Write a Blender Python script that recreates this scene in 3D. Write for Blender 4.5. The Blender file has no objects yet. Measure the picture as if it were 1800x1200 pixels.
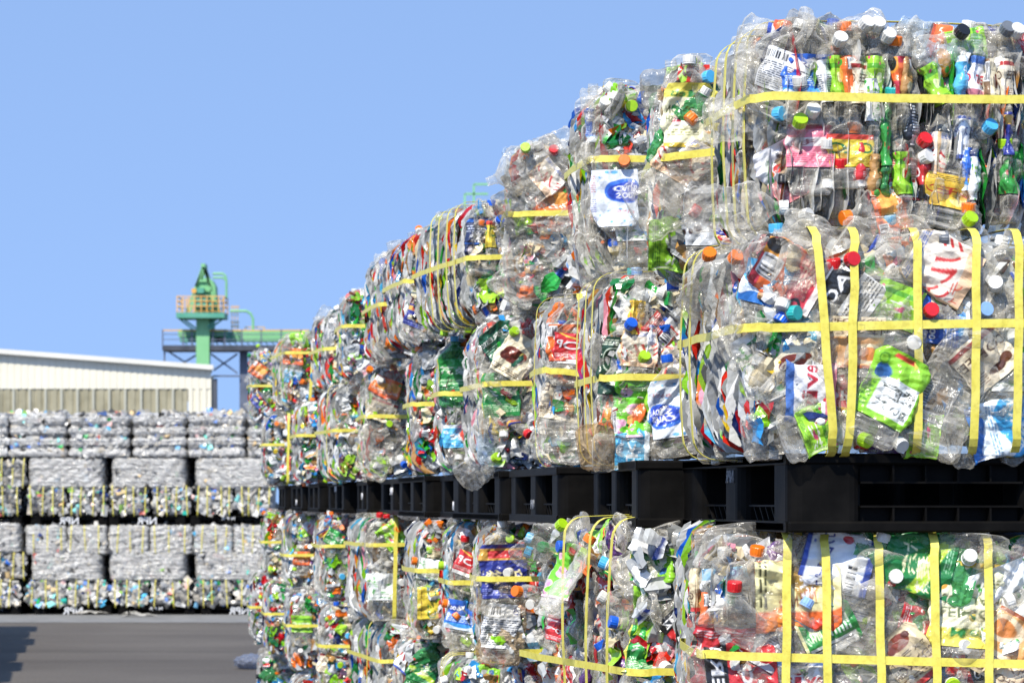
import bpy, bmesh, math, random
import numpy as np
from mathutils import Matrix, Vector
PI = math.pi
SC = bpy.context.scene
COL = SC.collection
F = 5400.0                      # focal length in pixels of the 1800 px wide photograph
EYE = 1.62
HZ = 879.0
PHI = math.atan(797 / F)        # the stack recedes to the left of the view axis by this angle
VV = Vector((math.cos(PHI), math.sin(PHI), 0)); UU = Vector((-math.sin(PHI), math.cos(PHI), 0))

# ------------------------------------------------------------------ materials
def lin(c):
    return tuple((x / 12.92 if x <= .04045 else ((x + .055) / 1.055) ** 2.4) for x in c)
def hx(s):
    s = s.lstrip('#')
    return lin([int(s[i:i + 2], 16) / 255 for i in (0, 2, 4)])
def newmat(name):
    m = bpy.data.materials.new(name); m.use_nodes = True
    nt = m.node_tree; nt.nodes.clear()
    out = nt.nodes.new('ShaderNodeOutputMaterial')
    return m, nt, out
def P(nt, **k):
    b = nt.nodes.new('ShaderNodeBsdfPrincipled')
    for a, v in k.items():
        b.inputs[a.replace('_', ' ')].default_value = v if not isinstance(v, tuple) else (*v, 1)[:4]
    return b
def noise(nt, scale, detail=3, coord='Object', rough=.55):
    tc = nt.nodes.new('ShaderNodeTexCoord'); n = nt.nodes.new('ShaderNodeTexNoise')
    n.inputs['Scale'].default_value = scale; n.inputs['Detail'].default_value = detail; n.inputs['Roughness'].default_value = rough
    nt.links.new(tc.outputs[coord], n.inputs['Vector']); return n
def ramp(nt, src, stops):
    r = nt.nodes.new('ShaderNodeValToRGB'); e = r.color_ramp.elements
    while len(e) < len(stops): e.new(.5)
    for i, (p, c) in enumerate(stops):
        e[i].position = p; e[i].color = (*c, 1)
    nt.links.new(src, r.inputs['Fac']); return r
def bump(nt, b, src, strength=.3, dist=.01):
    n = nt.nodes.new('ShaderNodeBump'); n.inputs['Strength'].default_value = strength; n.inputs['Distance'].default_value = dist
    nt.links.new(src, n.inputs['Height']); nt.links.new(n.outputs[0], b.inputs['Normal']); return n
def surf(name, c1, c2, rough=.5, scale=8, metal=0, bs=.15, bd=.01, spec=.5, coord='Object'):
    m, nt, out = newmat(name)
    b = P(nt, Roughness=rough, Metallic=metal); b.inputs['Specular IOR Level'].default_value = spec
    n = noise(nt, scale, 5, coord); r = ramp(nt, n.outputs[0], [(.32, c1), (.68, c2)])
    nt.links.new(r.outputs[0], b.inputs['Base Color'])
    if bs: bump(nt, b, n.outputs[0], bs, bd)
    nt.links.new(b.outputs[0], out.inputs[0]); return m
def pet(name, tint, body, face, lo=.16, hi=.8):
    """crushed clear plastic: partly see-through, milky where creased, glossy"""
    m, nt, out = newmat(name)
    tr = nt.nodes.new('ShaderNodeBsdfTransparent'); tr.inputs[0].default_value = (*tint, 1)
    b = P(nt, Base_Color=body, Roughness=.14, IOR=1.58); b.inputs['Specular IOR Level'].default_value = .9
    n1 = noise(nt, 48, 4); tcv = nt.nodes.new('ShaderNodeTexCoord'); vo = nt.nodes.new('ShaderNodeTexVoronoi'); vo.inputs['Scale'].default_value = 42
    mpv = nt.nodes.new('ShaderNodeMapping'); mpv.inputs['Scale'].default_value = (1, 1, .55); nt.links.new(tcv.outputs['Object'], mpv.inputs[0]); nt.links.new(mpv.outputs[0], vo.inputs['Vector'])
    hs = nt.nodes.new('ShaderNodeMath'); hs.operation = 'ADD'; nt.links.new(n1.outputs[0], hs.inputs[0]); nt.links.new(vo.outputs['Distance'], hs.inputs[1]); bump(nt, b, hs.outputs[0], .8, .006)
    n2 = noise(nt, 22, 3)
    lw = nt.nodes.new('ShaderNodeLayerWeight'); lw.inputs['Blend'].default_value = .45
    mr = nt.nodes.new('ShaderNodeMapRange'); mr.inputs[3].default_value = lo; mr.inputs[4].default_value = hi
    nt.links.new(lw.outputs['Facing'], mr.inputs[0])
    mr2 = nt.nodes.new('ShaderNodeMapRange'); mr2.inputs[1].default_value = .45; mr2.inputs[2].default_value = .75; mr2.inputs[4].default_value = face
    nt.links.new(n2.outputs[0], mr2.inputs[0])
    ad = nt.nodes.new('ShaderNodeMath'); ad.operation = 'ADD'; ad.use_clamp = True
    nt.links.new(mr.outputs[0], ad.inputs[0]); nt.links.new(mr2.outputs[0], ad.inputs[1])
    mx = nt.nodes.new('ShaderNodeMixShader')
    nt.links.new(ad.outputs[0], mx.inputs[0]); nt.links.new(tr.outputs[0], mx.inputs[1]); nt.links.new(b.outputs[0], mx.inputs[2])
    nt.links.new(mx.outputs[0], out.inputs[0]); return m
PETS = {
    'clear': pet('clear_pet', (.965, .955, .93), (.68, .65, .58), .2, .05, .66),
    'cool': pet('bluish_pet', (.86, .92, .97), (.5, .58, .66), .2),
    'green': pet('green_pet', (.35, .72, .4), (.08, .36, .12), .2, .35, .9),
    'grey': pet('dusty_pet', (.86, .85, .82), (.46, .44, .4), .3, .12, .75),
    'brown': pet('juice_stained_pet', (.9, .78, .62), (.5, .4, .28), .15, .1, .6),
}
MILK = surf('white_neck_plastic', (.72, .72, .7), (.82, .82, .8), .35, 30, bs=0)
def attr_mat(name, rough, bs, bscale, spec=.5):
    m, nt, out = newmat(name)
    a = nt.nodes.new('ShaderNodeVertexColor'); a.layer_name = 'Col'
    b = P(nt, Roughness=rough); b.inputs['Specular IOR Level'].default_value = spec
    nt.links.new(a.outputs[0], b.inputs['Base Color'])
    n = noise(nt, bscale, 4); bump(nt, b, n.outputs[0], bs, .004)
    nt.links.new(b.outputs[0], out.inputs[0]); return m
PRINT = attr_mat('printed_sleeve', .28, .6, 60, .5)
SCRAP = attr_mat('crushed_plastic_pieces', .16, .5, 60, .7)
CAPC = {'white': '#e2e0d8', 'orange': '#f57a16', 'lime': '#a5d21f', 'green': '#1c8a45', 'red': '#d81f26', 'blue': '#1c5fd0',
        'sky': '#4fb4e4', 'teal': '#2fb3b0', 'black': '#1d1f22', 'grey': '#6d7278', 'yellow': '#e8c93a', 'cream': '#d9c79b', 'pale': '#8fb6ea'}
CAPM = {k: surf('cap_plastic_' + k, tuple(x * .72 for x in hx(v)), tuple(x * .95 for x in hx(v)), .36, 60, bs=.1) for k, v in CAPC.items()}
def strap_mat():
    m, nt, out = newmat('yellow_strapping_band')
    b = P(nt, Roughness=.42)
    tc = nt.nodes.new('ShaderNodeTexCoord')
    n = noise(nt, 30, 5); r = ramp(nt, n.outputs[0], [(.25, hx('#c2b440')), (.45, hx('#dacd55')), (.8, hx('#e4d96c'))])
    nt.links.new(r.outputs[0], b.inputs['Base Color'])
    n3 = noise(nt, 90, 6, rough=.7); r3 = ramp(nt, n3.outputs[0], [(.36, (.55, .5, .42)), (.5, (1, 1, 1))])
    x = nt.nodes.new('ShaderNodeMixRGB'); x.blend_type = 'MULTIPLY'; x.inputs[0].default_value = .38; nt.links.new(r.outputs[0], x.inputs[1]); nt.links.new(r3.outputs[0], x.inputs[2]); nt.links.new(x.outputs[0], b.inputs['Base Color'])
    n2 = noise(nt, 500, 1); bump(nt, b, n2.outputs[0], .3, .001)
    nt.links.new(b.outputs[0], out.inputs[0]); return m
STRAP = strap_mat()
BLACK = surf('black_pallet_plastic', (.003, .0027, .0024), (.0075, .0068, .006), .5, 14, bs=.2, bd=.004, spec=.06)
STAMP = surf('white_stamp_paint', (.5, .5, .5), (.75, .75, .75), .6, 60, bs=0)
FADED = surf('faded_stamp_paint', (.07, .075, .08), (.25, .26, .28), .6, 90, bs=0)

# ------------------------------------------------------------------ objects
def mk_mesh(name, v, faces, mats, midx=None, cols=None, smooth=False):
    """v (n,3); faces: int array (m,4) or list of arrays with 3 or 4 columns"""
    me = bpy.data.meshes.new(name)
    if not isinstance(faces, list): faces = [faces]
    faces = [f for f in faces if len(f)]
    tot = np.concatenate([np.full(len(f), f.shape[1]) for f in faces]); loops = np.concatenate([f.ravel() for f in faces])
    me.vertices.add(len(v)); me.vertices.foreach_set('co', np.asarray(v, np.float32).ravel())
    me.loops.add(len(loops)); me.loops.foreach_set('vertex_index', loops.astype(np.int32))
    me.polygons.add(len(tot)); me.polygons.foreach_set('loop_start', np.concatenate([[0], np.cumsum(tot)[:-1]]).astype(np.int32))
    for m in mats: me.materials.append(m)
    if midx is not None: me.polygons.foreach_set('material_index', np.asarray(midx, np.int32))
    me.polygons.foreach_set('use_smooth', np.full(len(tot), bool(smooth)) if np.isscalar(smooth) else np.asarray(smooth, bool))
    me.update(calc_edges=True)
    if cols is not None:
        a = me.color_attributes.new('Col', 'FLOAT_COLOR', 'POINT')
        c = np.ones((len(v), 4), np.float32); c[:, :3] = cols; a.data.foreach_set('color', c.ravel())
    return me
def obj(name, me, parent=None, mtx=None):
    o = bpy.data.objects.new(name, me); COL.objects.link(o)
    if parent is not None: o.parent = parent
    if mtx is not None: o.matrix_basis = mtx
    return o
def tag(o, label=None, cat=None, group=None, kind=None):
    for k, v in (('label', label), ('category', cat), ('group', group), ('kind', kind)):
        if v: o[k] = v
    return o
class MB:
    """collects boxes and tubes into one mesh"""
    def __init__(s): s.bm = bmesh.new()
    def box(s, c, d, rot=None, bev=0):
        r = bmesh.ops.create_cube(s.bm, size=1)
        m = Matrix.Translation(c) @ (rot or Matrix()) @ Matrix.Diagonal((*d, 1))
        bmesh.ops.transform(s.bm, matrix=m, verts=r['verts'])
        if bev:
            es = {e for v in r['verts'] for e in v.link_edges}
            bmesh.ops.bevel(s.bm, geom=list(es), offset=bev, segments=1, affect='EDGES', profile=.5)
        return s
    def bar(s, a, b, w, h=None):
        a, b = Vector(a), Vector(b); d = b - a
        q = d.to_track_quat('Z', 'Y').to_matrix().to_4x4()
        return s.box((a + b) / 2, (w, h or w, d.length), q)
    def tube(s, pts, r, n=10):
        pts = [Vector(p) for p in pts]; rings = []
        for i, p in enumerate(pts):
            d = (pts[min(i + 1, len(pts) - 1)] - pts[max(i - 1, 0)]).normalized()
            a = d.cross(Vector((.31, .95, .02))).normalized(); b = d.cross(a)
            rings.append([s.bm.verts.new(p + (a * math.cos(2 * PI * k / n) + b * math.sin(2 * PI * k / n)) * (r[i] if isinstance(r, (list, tuple)) else r)) for k in range(n)])
        for A, B in zip(rings, rings[1:]):
            for k in range(n): s.bm.faces.new((A[k], A[(k + 1) % n], B[(k + 1) % n], B[k]))
        s.bm.faces.new(rings[0]); s.bm.faces.new(rings[-1][::-1]); return s
    def mesh(s, name, mat):
        bmesh.ops.recalc_face_normals(s.bm, faces=s.bm.faces[:])
        me = bpy.data.meshes.new(name); s.bm.to_mesh(me); s.bm.free(); me.materials.append(mat); return me
    def build(s, name, mat, parent=None): return obj(name, s.mesh(name, mat), parent)

# ------------------------------------------------------------------ printed designs (painted on the sleeve's own vertices)
TXT = {}
def text_tris(st):
    if st not in TXT:
        c = bpy.data.curves.new('lettering', 'FONT'); c.body = st; c.resolution_u = 2; c.offset = .018
        o = bpy.data.objects.new('lettering', c); me = bpy.data.meshes.new_from_object(o)
        me.calc_loop_triangles()
        v = np.array([x.co[:2] for x in me.vertices]); t = np.array([x.vertices[:] for x in me.loop_triangles])
        bpy.data.objects.remove(o); bpy.data.curves.remove(c); bpy.data.meshes.remove(me)
        v = v - (v.min(0) + v.max(0)) / 2; h = v[:, 1].max() - v[:, 1].min()
        TXT[st] = (v / max(h, 1e-6), t)
    return TXT[st]
W_, H_, SS = 78, 84, 2
class Art:
    def __init__(s, bg, seed=0):
        s.W, s.H = W_ * SS, H_ * SS
        s.a = np.ones((s.H, s.W, 3)) * np.array(hx(bg)); s.r = np.random.RandomState(seed)
        yy, xx = np.mgrid[0:s.H, 0:s.W]; s.u = (xx + .5) / s.W; s.v = 1 - (yy + .5) / s.H; s.asp = s.W / s.H
    def put(s, m, c, al=1): s.a[m] = s.a[m] * (1 - al) + np.array(hx(c)) * al; return s
    def band(s, v0, v1, c, al=1): return s.put((s.v > v0) & (s.v < v1), c, al)
    def side(s, u0, u1, c): return s.put((s.u > u0) & (s.u < u1), c)
    def rect(s, u0, u1, v0, v1, c): return s.put((s.u > u0) & (s.u < u1) & (s.v > v0) & (s.v < v1), c)
    def circ(s, u, v, r, c, q=1): return s.put(((s.u - u) * s.asp) ** 2 + ((s.v - v) / q) ** 2 < r * r, c)
    def ring(s, u, v, r, w, c):
        d = np.sqrt(((s.u - u) * s.asp) ** 2 + (s.v - v) ** 2); return s.put(abs(d - r) < w, c)
    def dots(s, n, c, r0, r1):
        for _ in range(n): s.circ(s.r.rand(), s.r.rand(), r0 + (r1 - r0) * s.r.rand(), c)
        return s
    def wave(s, v, amp, c, f=1., ph=0.): return s.put(s.v < v + amp * np.sin(2 * PI * (s.u * f + ph)), c)
    def diag(s, k, o, w, c): return s.put(abs(s.v - s.u * k - o) < w, c)
    def fine(s, u0, u1, v0, v1, c, n=6):
        for i in range(n):
            v = v0 + (v1 - v0) * (i + .5) / n; x = u0
            while x < u1:
                l = s.r.uniform(.03, .12); s.rect(x, min(x + l, u1), v - .28 * (v1 - v0) / n, v + .22 * (v1 - v0) / n, c); x += l + .02
        return s
    def code(s, u0, u1, v0, v1):
        s.rect(u0 - .02, u1 + .02, v0 - .03, v1 + .03, '#f4f4f2'); x = u0
        while x < u1:
            l = s.r.uniform(.008, .03); s.rect(x, x + l, v0, v1, '#151515'); x += l + s.r.uniform(.01, .03)
        return s
    def tri(s, u, v, r, c):
        for k in range(3):
            a0, a1 = PI / 2 + k * 2 * PI / 3, PI / 2 + (k + 1) * 2 * PI / 3
            p0 = np.array([math.cos(a0), math.sin(a0)]) * r; p1 = np.array([math.cos(a1), math.sin(a1)]) * r
            X = (s.u - u) * s.asp - p0[0]; Y = s.v - v - p0[1]; d = p1 - p0; L = np.linalg.norm(d)
            t = (X * d[0] + Y * d[1]) / L; n = abs(X * d[1] - Y * d[0]) / L
            s.put((t > L * .08) & (t < L * .8) & (n < r * .16), c)
        return s
    def txt(s, st, u, v, h, c, rot=0, wmax=None):
        p, t = text_tris(st); w = p[:, 0].max() - p[:, 0].min()
        if wmax and w * h > wmax * s.asp: k = wmax * s.asp / w; p = p * np.array([k, h])
        else: p = p * h
        ca, sa = math.cos(math.radians(rot)), math.sin(math.radians(rot))
        q = np.stack([(p[:, 0] * ca - p[:, 1] * sa) / s.asp + u, p[:, 0] * sa + p[:, 1] * ca + v], 1)
        X = q[:, 0] * s.W; Y = (1 - q[:, 1]) * s.H; col = np.array(hx(c))
        for a, b, d in t:
            x0, x1 = int(max(min(X[a], X[b], X[d]), 0)), int(min(max(X[a], X[b], X[d]) + 1, s.W)); y0, y1 = int(max(min(Y[a], Y[b], Y[d]), 0)), int(min(max(Y[a], Y[b], Y[d]) + 1, s.H))
            if x1 <= x0 or y1 <= y0: continue
            yy, xx = np.mgrid[y0:y1, x0:x1]; xx = xx + .5; yy = yy + .5
            e = [(X[j] - X[i]) * (yy - Y[i]) - (Y[j] - Y[i]) * (xx - X[i]) for i, j in ((a, b), (b, d), (d, a))]
            m = ((e[0] >= 0) & (e[1] >= 0) & (e[2] >= 0)) | ((e[0] <= 0) & (e[1] <= 0) & (e[2] <= 0))
            s.a[y0:y1, x0:x1][m] = col
        return s
    def done(s):
        a = s.a.reshape(H_, SS, W_, SS, 3).mean((1, 3)); a = a * .8 + a.mean(-1, keepdims=True) * .06 + .012; return a[:, ::-1]      # the photograph is mirrored, and so is its lettering
ART = {
 'soda': lambda: Art('#e4ebf2', 1).dots(26, '#5fb4e8', .012, .04).rect(.02, .2, .04, .96, '#f2f3f7').tri(.12, .86, .07, '#5a63b8').fine(.03, .2, .5, .74, '#8a8fc8', 7).fine(.03, .2, .1, .4, '#d89a9a', 8).circ(.66, .38, .27, '#2a6fdc', .8).circ(.66, .4, .23, '#1b45c0', .75).txt('CALPIS', .66, .34, .1, '#ffffff', 0, .36).txt('SODA', .66, .46, .1, '#ffffff', 0, .32).txt('カルピス', .62, .74, .06, '#d0453a', 8, .45),
 'lemon': lambda: Art('#f6f1c8', 2).band(.78, 1, '#e8d84a').txt('Mets', .55, .84, .12, '#2c8a3c', 6).txt('LEMON', .55, .6, .12, '#5d6a3a', 0, .6).txt('SQUASH', .55, .44, .12, '#5d6a3a', 0, .66).circ(.25, .28, .07, '#f0a81c').fine(.4, .8, .18, .3, '#9a9a5a', 3).band(0, .07, '#e3c22e'),
 'fanta': lambda: Art('#efe6a6', 3).side(0, .38, '#f26a12').dots(1, '#f26a12', .01, .02).circ(.12, .75, .16, '#e23d10').circ(.2, .3, .2, '#f58a1e').circ(.05, .5, .1, '#3f9a2e').circ(.68, .6, .2, '#b08a3a').txt('FANTA', .68, .6, .16, '#ffffff', -4, .38).txt('BANTEN', .46, .5, .08, '#a5521c', 80).fine(.42, .95, .04, .16, '#4a4a2a', 2),
 'coke': lambda: Art('#c8151c', 4).txt('Coca-Cola', .5, .55, .2, '#ffffff', 8, .8).wave(.22, .05, '#f0d8d8').band(0, .16, '#b11016').fine(.1, .9, .8, .95, '#f0caca', 3),
 'zero': lambda: Art('#c4161c', 5).txt('Coca', .5, .62, .24, '#ffffff', 0, .8).band(0, .32, '#1a1a1c').txt('ZERO', .5, .17, .18, '#f3f3f3', 0, .7),
 'georgia': lambda: Art('#dcc9a0', 6).band(.0, .1, '#c8342c').txt('GEORGIA', .5, .36, .17, '#4a1d12', 0, .88).txt('エメラルド', .5, .56, .11, '#3d2418').circ(.5, .8, .13, '#8a3a20').circ(.38, .84, .06, '#5a2412').circ(.62, .76, .07, '#6d2c16').fine(.1, .9, .14, .24, '#7a5a3a', 2),
 'cafeole': lambda: Art('#e8a85c', 7).band(.0, .4, '#f0dcb8').circ(.62, .72, .2, '#f3d9b0').circ(.62, .72, .13, '#d88438').txt('カフェオレ', .5, .3, .13, '#5a2c10', 0, .9).txt('GEORGIA', .5, .1, .1, '#5a2c10', 0, .8).band(.94, 1, '#a5521c'),
 'greenpouch': lambda: Art('#8fd218', 8).rect(.14, .62, .1, .62, '#f2f4ee').txt('綾', .28, .46, .2, '#2a332a', 8).txt('鷹', .48, .44, .19, '#2a332a', 4).txt('濃い茶', .38, .22, .13, '#3a443a', 6).circ(.66, .66, .11, '#1f5fa0').circ(.7, .62, .07, '#174a80').ring(.72, .82, .07, .012, '#5aa010').rect(.4, .62, .9, .96, '#e8402e').fine(.66, .95, .1, .5, '#5a9a12', 6),
 'greentea': lambda: Art('#1f8f3f', 9).band(.55, 1, '#2ea84a').txt('緑茶', .5, .6, .3, '#f4f6e8', 0).circ(.22, .86, .08, '#d02a2a').fine(.1, .9, .1, .3, '#bfe0b0', 5).side(.92, 1, '#e8e04a'),
 'greenfoil': lambda: Art('#0c7a36', 10).diag(.5, .1, .1, '#b9dc2a').txt('六条', .4, .65, .2, '#e8e6b0', -12).txt('麦茶', .62, .4, .2, '#e8e6b0', -12).circ(.8, .8, .06, '#d02a2a').fine(.1, .5, .05, .16, '#8fc89a', 3),
 'ooicha': lambda: Art('#2f9a3a', 11).rect(.28, .72, .08, .92, '#3fb84c').txt('お', .5, .8, .15, '#ffffff').txt('い', .5, .6, .14, '#ffffff').txt('お', .5, .4, .15, '#ffffff').txt('茶', .5, .2, .16, '#ffffff').dots(5, '#e23c30', .03, .06),
 'lime': lambda: Art('#9ad81e', 12).band(.7, .82, '#5aaa1a').txt('茶', .4, .42, .34, '#f2f6e0').circ(.75, .5, .12, '#e8f4b0').fine(.1, .9, .06, .2, '#4a8a12', 4).dots(4, '#e0447a', .03, .05),
 'sakura': lambda: Art('#74d61c', 13).dots(12, '#f3b8d0', .05, .1).dots(8, '#d890b8', .02, .05).side(.8, 1, '#5ac814').code(.82, .97, .1, .5).circ(.3, .85, .08, '#d8302c').band(0, .05, '#f0c8dc'),
 'blue': lambda: Art('#1d66d0', 14).band(0, .2, '#2f9ae8').tri(.22, .72, .13, '#f2f6ff').circ(.66, .7, .14, '#1040a8').txt('600', .66, .7, .13, '#ffffff').fine(.08, .9, .25, .5, '#cfe2ff', 5).wave(.12, .05, '#e8f4ff', 1.5),
 'aqua': lambda: Art('#2aa3e0', 15).wave(.5, .1, '#eef7fc', 1.2).txt('天然水', .5, .72, .22, '#ffffff').wave(.2, .06, '#1c74c8', 1.6, .3).fine(.1, .8, .3, .42, '#5a9ac8', 3),
 'navy': lambda: Art('#14234f', 16).rect(.03, .97, .9, .96, '#2f7ae0').rect(.03, .97, .05, .09, '#2f7ae0').txt('無糖', .5, .55, .22, '#f2f2f2').fine(.12, .88, .66, .84, '#c8d0e0', 3).circ(.7, .25, .1, '#f0e4e8').rect(.03, .97, .4, .42, '#2f7ae0'),
 'navygold': lambda: Art('#1c2a88', 17).band(.7, .92, '#d8a53a').rect(.2, .7, .74, .88, '#c82a28').txt('午後', .5, .4, .26, '#e8dca0').fine(.1, .9, .06, .2, '#8a94d8', 4),
 'boss': lambda: Art('#f2f2f0', 18).rect(0, 1, .5, .95, '#16181c').txt('BLACK', .5, .72, .2, '#f4f4f4', 0, .86).fine(.08, .92, .08, .42, '#2a2a2a', 6).side(.93, 1, '#2a5ac0'),
 'fineprint': lambda: Art('#101623', 19).fine(.08, .92, .32, .94, '#dfe6ee', 9).code(.3, .9, .06, .22),
 'milktea': lambda: Art('#e9dcc0', 20).txt('COFFEE', .5, .62, .2, '#4a2a18', 0, .84).circ(.3, .28, .1, '#6a3a1c').circ(.44, .22, .08, '#54280f').band(.84, .94, '#b02a24').fine(.55, .95, .1, .34, '#8a6a4a', 5),
 'cocoa': lambda: Art('#b98a4a', 21).txt('オレ', .45, .55, .28, '#3a1c0c').band(.0, .12, '#e8d8b8').fine(.1, .9, .8, .94, '#5a3418', 3).circ(.78, .3, .12, '#e8d0a0'),
 'whitegreen': lambda: Art('#f0f2ee', 22).dots(16, '#3aa63a', .025, .05).fine(.1, .9, .06, .3, '#9aa89a', 6).txt('茶', .72, .62, .26, '#5aa84a').dots(5, '#a8c84a', .02, .04),
 'whiteblue': lambda: Art('#f0f3f8', 23).txt('カルピス', .5, .68, .2, '#2a3f98', -6, .86).dots(10, '#6a7ec8', .015, .03).band(0, .1, '#3a58b8').band(.92, 1, '#3a58b8').circ(.2, .42, .08, '#c82a3a').code(.5, .9, .2, .34),
 'script': lambda: Art('#eef0f4', 24).ring(.5, .5, .34, .02, '#3a4a68').ring(.5, .5, .24, .015, '#7a8aa8').txt('Natural', .5, .5, .15, '#2a3858', 70, .7).fine(.05, .95, .04, .14, '#4a5a9a', 2).band(.9, .96, '#4a6ac8'),
 'ulong': lambda: Art('#f2f3f2', 25).band(.72, 1, '#8ac6ea').txt('600', .4, .86, .18, '#1c3f98').txt('SUNTORY', .5, .58, .13, '#20242c', 0, .8).rect(.1, .9, .06, .44, '#1c1c22').txt('烏龍茶', .5, .25, .26, '#f4f2ee', 0, .76),
 'red': lambda: Art('#d42228', 26).txt('POP', .5, .6, .26, '#ffffff', 10, .8).band(0, .14, '#f0eee8').fine(.1, .9, .2, .34, '#f6d0cc', 3).diag(.6, .55, .03, '#f2c03a'),
 'redwhite': lambda: Art('#f2e6d2', 27).wave(.2, .05, '#f0c8a0').txt('ミルク', .5, .46, .38, '#d8302c', -12, .92).txt('ティ', .7, .16, .16, '#e2583a', -8).fine(.1, .9, .84, .97, '#5a7ac8', 4).side(.9, 1, '#f0c890'),
 'orange': lambda: Art('#f3701c', 28).circ(.4, .6, .24, '#f9a83c').txt('みかん', .5, .32, .18, '#fff4dc').code(.66, .95, .7, .92).band(0, .1, '#c84a10').circ(.2, .85, .08, '#4aa030'),
 'fire': lambda: Art('#c02238', 29).band(.42, .84, '#ee6a1c').circ(.22, .84, .2, '#18181a').ring(.22, .84, .2, .03, '#f0a020').code(.44, .62, .66, .92).tri(.78, .6, .11, '#1a1a1a').circ(.8, .24, .14, '#1a1214', .7).circ(.8, .24, .09, '#b01c34', .6).band(0, .1, '#f2e8e4').fine(.1, .55, .16, .36, '#f6c8b8', 4),
 'yellow': lambda: Art('#efd32c', 30).txt('C.C.', .5, .58, .34, '#1f7a3a', 0, .8).band(.84, 1, '#d8402c').fine(.1, .9, .08, .28, '#8a6a12', 5),
 'yellowjp': lambda: Art('#f2c428', 31).txt('レモン', .5, .5, .24, '#c8281c', 0, .86).circ(.3, .2, .12, '#f8e88a').diag(1.2, -.9, .1, '#d82a22').fine(.1, .9, .78, .94, '#6a5a1a', 3),
 'pink': lambda: Art('#ee7f94', 32).rect(.3, .95, .5, .7, '#f6ece4').txt('もも', .62, .6, .14, '#8a2030').dots(6, '#f8b8b8', .05, .1).fine(.1, .9, .1, .34, '#c03c58', 5).band(.9, 1, '#c22a40'),
 'pinkwhite': lambda: Art('#f6f3f2', 33).wave(.42, .03, '#ee8d92', .5).txt('BAL', .4, .78, .14, '#6a6a70', -4).circ(.55, .6, .07, '#e23a2a').circ(.68, .56, .05, '#ee6a3a').fine(.15, .85, .08, .34, '#f8c4c4', 5),
 'barcode': lambda: Art('#2a8f3c', 34).rect(.04, .36, .08, .92, '#f2f4ee').code(.08, .32, .14, .86).fine(.42, .95, .5, .9, '#dff0d8', 6).band(0, .06, '#e8e2a0').txt('麦茶', .68, .28, .22, '#e8f0c8'),
 'greycan': lambda: Art('#9a9ea4', 35).band(.0, .3, '#b4b8bc').dots(9, '#3a1c10', .04, .07).txt('BLACK', .5, .75, .14, '#3a3e48', 0, .7).fine(.3, .9, .44, .62, '#4a4e58', 4),
 'nutri': lambda: Art('#eeeeec', 36).fine(.06, .94, .06, .66, '#5a5e66', 12).code(.5, .92, .74, .92).tri(.22, .84, .1, '#2a3a8a'),
 'nutrired': lambda: Art('#c6483c', 37).fine(.06, .94, .5, .94, '#f4dcd2', 7).code(.15, .85, .1, .4),
 'espresso': lambda: Art('#0d5a40', 38).ring(.3, .3, .2, .03, '#c8b04a').circ(.3, .3, .17, '#e8e4c8').circ(.3, .3, .12, '#a03a3a').txt('ESPRESSO', .55, .78, .11, '#f2f2ea', 0, .8).fine(.5, .95, .5, .66, '#a8d0b8', 3),
 'beans': lambda: Art('#eee2c0', 39).circ(.55, .5, .18, '#7a2c1c').circ(.42, .56, .1, '#923a22').circ(.68, .42, .1, '#5c1e12').rect(0, .2, 0, 1, '#8a6a48').code(.02, .18, .5, .9).fine(.3, .9, .06, .2, '#6a4a2a', 3),
 'purple': lambda: Art('#5a2a72', 40).dots(10, '#7d4a9a', .05, .1).txt('ぶどう', .5, .5, .22, '#f4e8f4', 0, .86).band(0, .12, '#e8dcc0'),
 'darkgreen': lambda: Art('#143f28', 41).ring(.3, .4, .16, .012, '#c8d8c0').ring(.6, .6, .2, .012, '#c8d8c0').fine(.1, .9, .84, .96, '#d8e0c8', 3).txt('爽健', .5, .25, .18, '#e8ecd8'),
 'evian': lambda: Art('#f4f4f6', 42).txt('evian', .5, .5, .3, '#c8203c', 0, .85).band(0, .2, '#e88a9a').band(.82, 1, '#4a7ac8'),
 'skyblue': lambda: Art('#4fb8e6', 43).txt('水', .45, .5, .36, '#f2faff').fine(.1, .9, .06, .24, '#1f6aa8', 4).band(.86, 1, '#e8f4fb').tri(.8, .7, .1, '#ffffff'),
}
ARTS = {k: f().done() for k, f in ART.items()}

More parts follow.
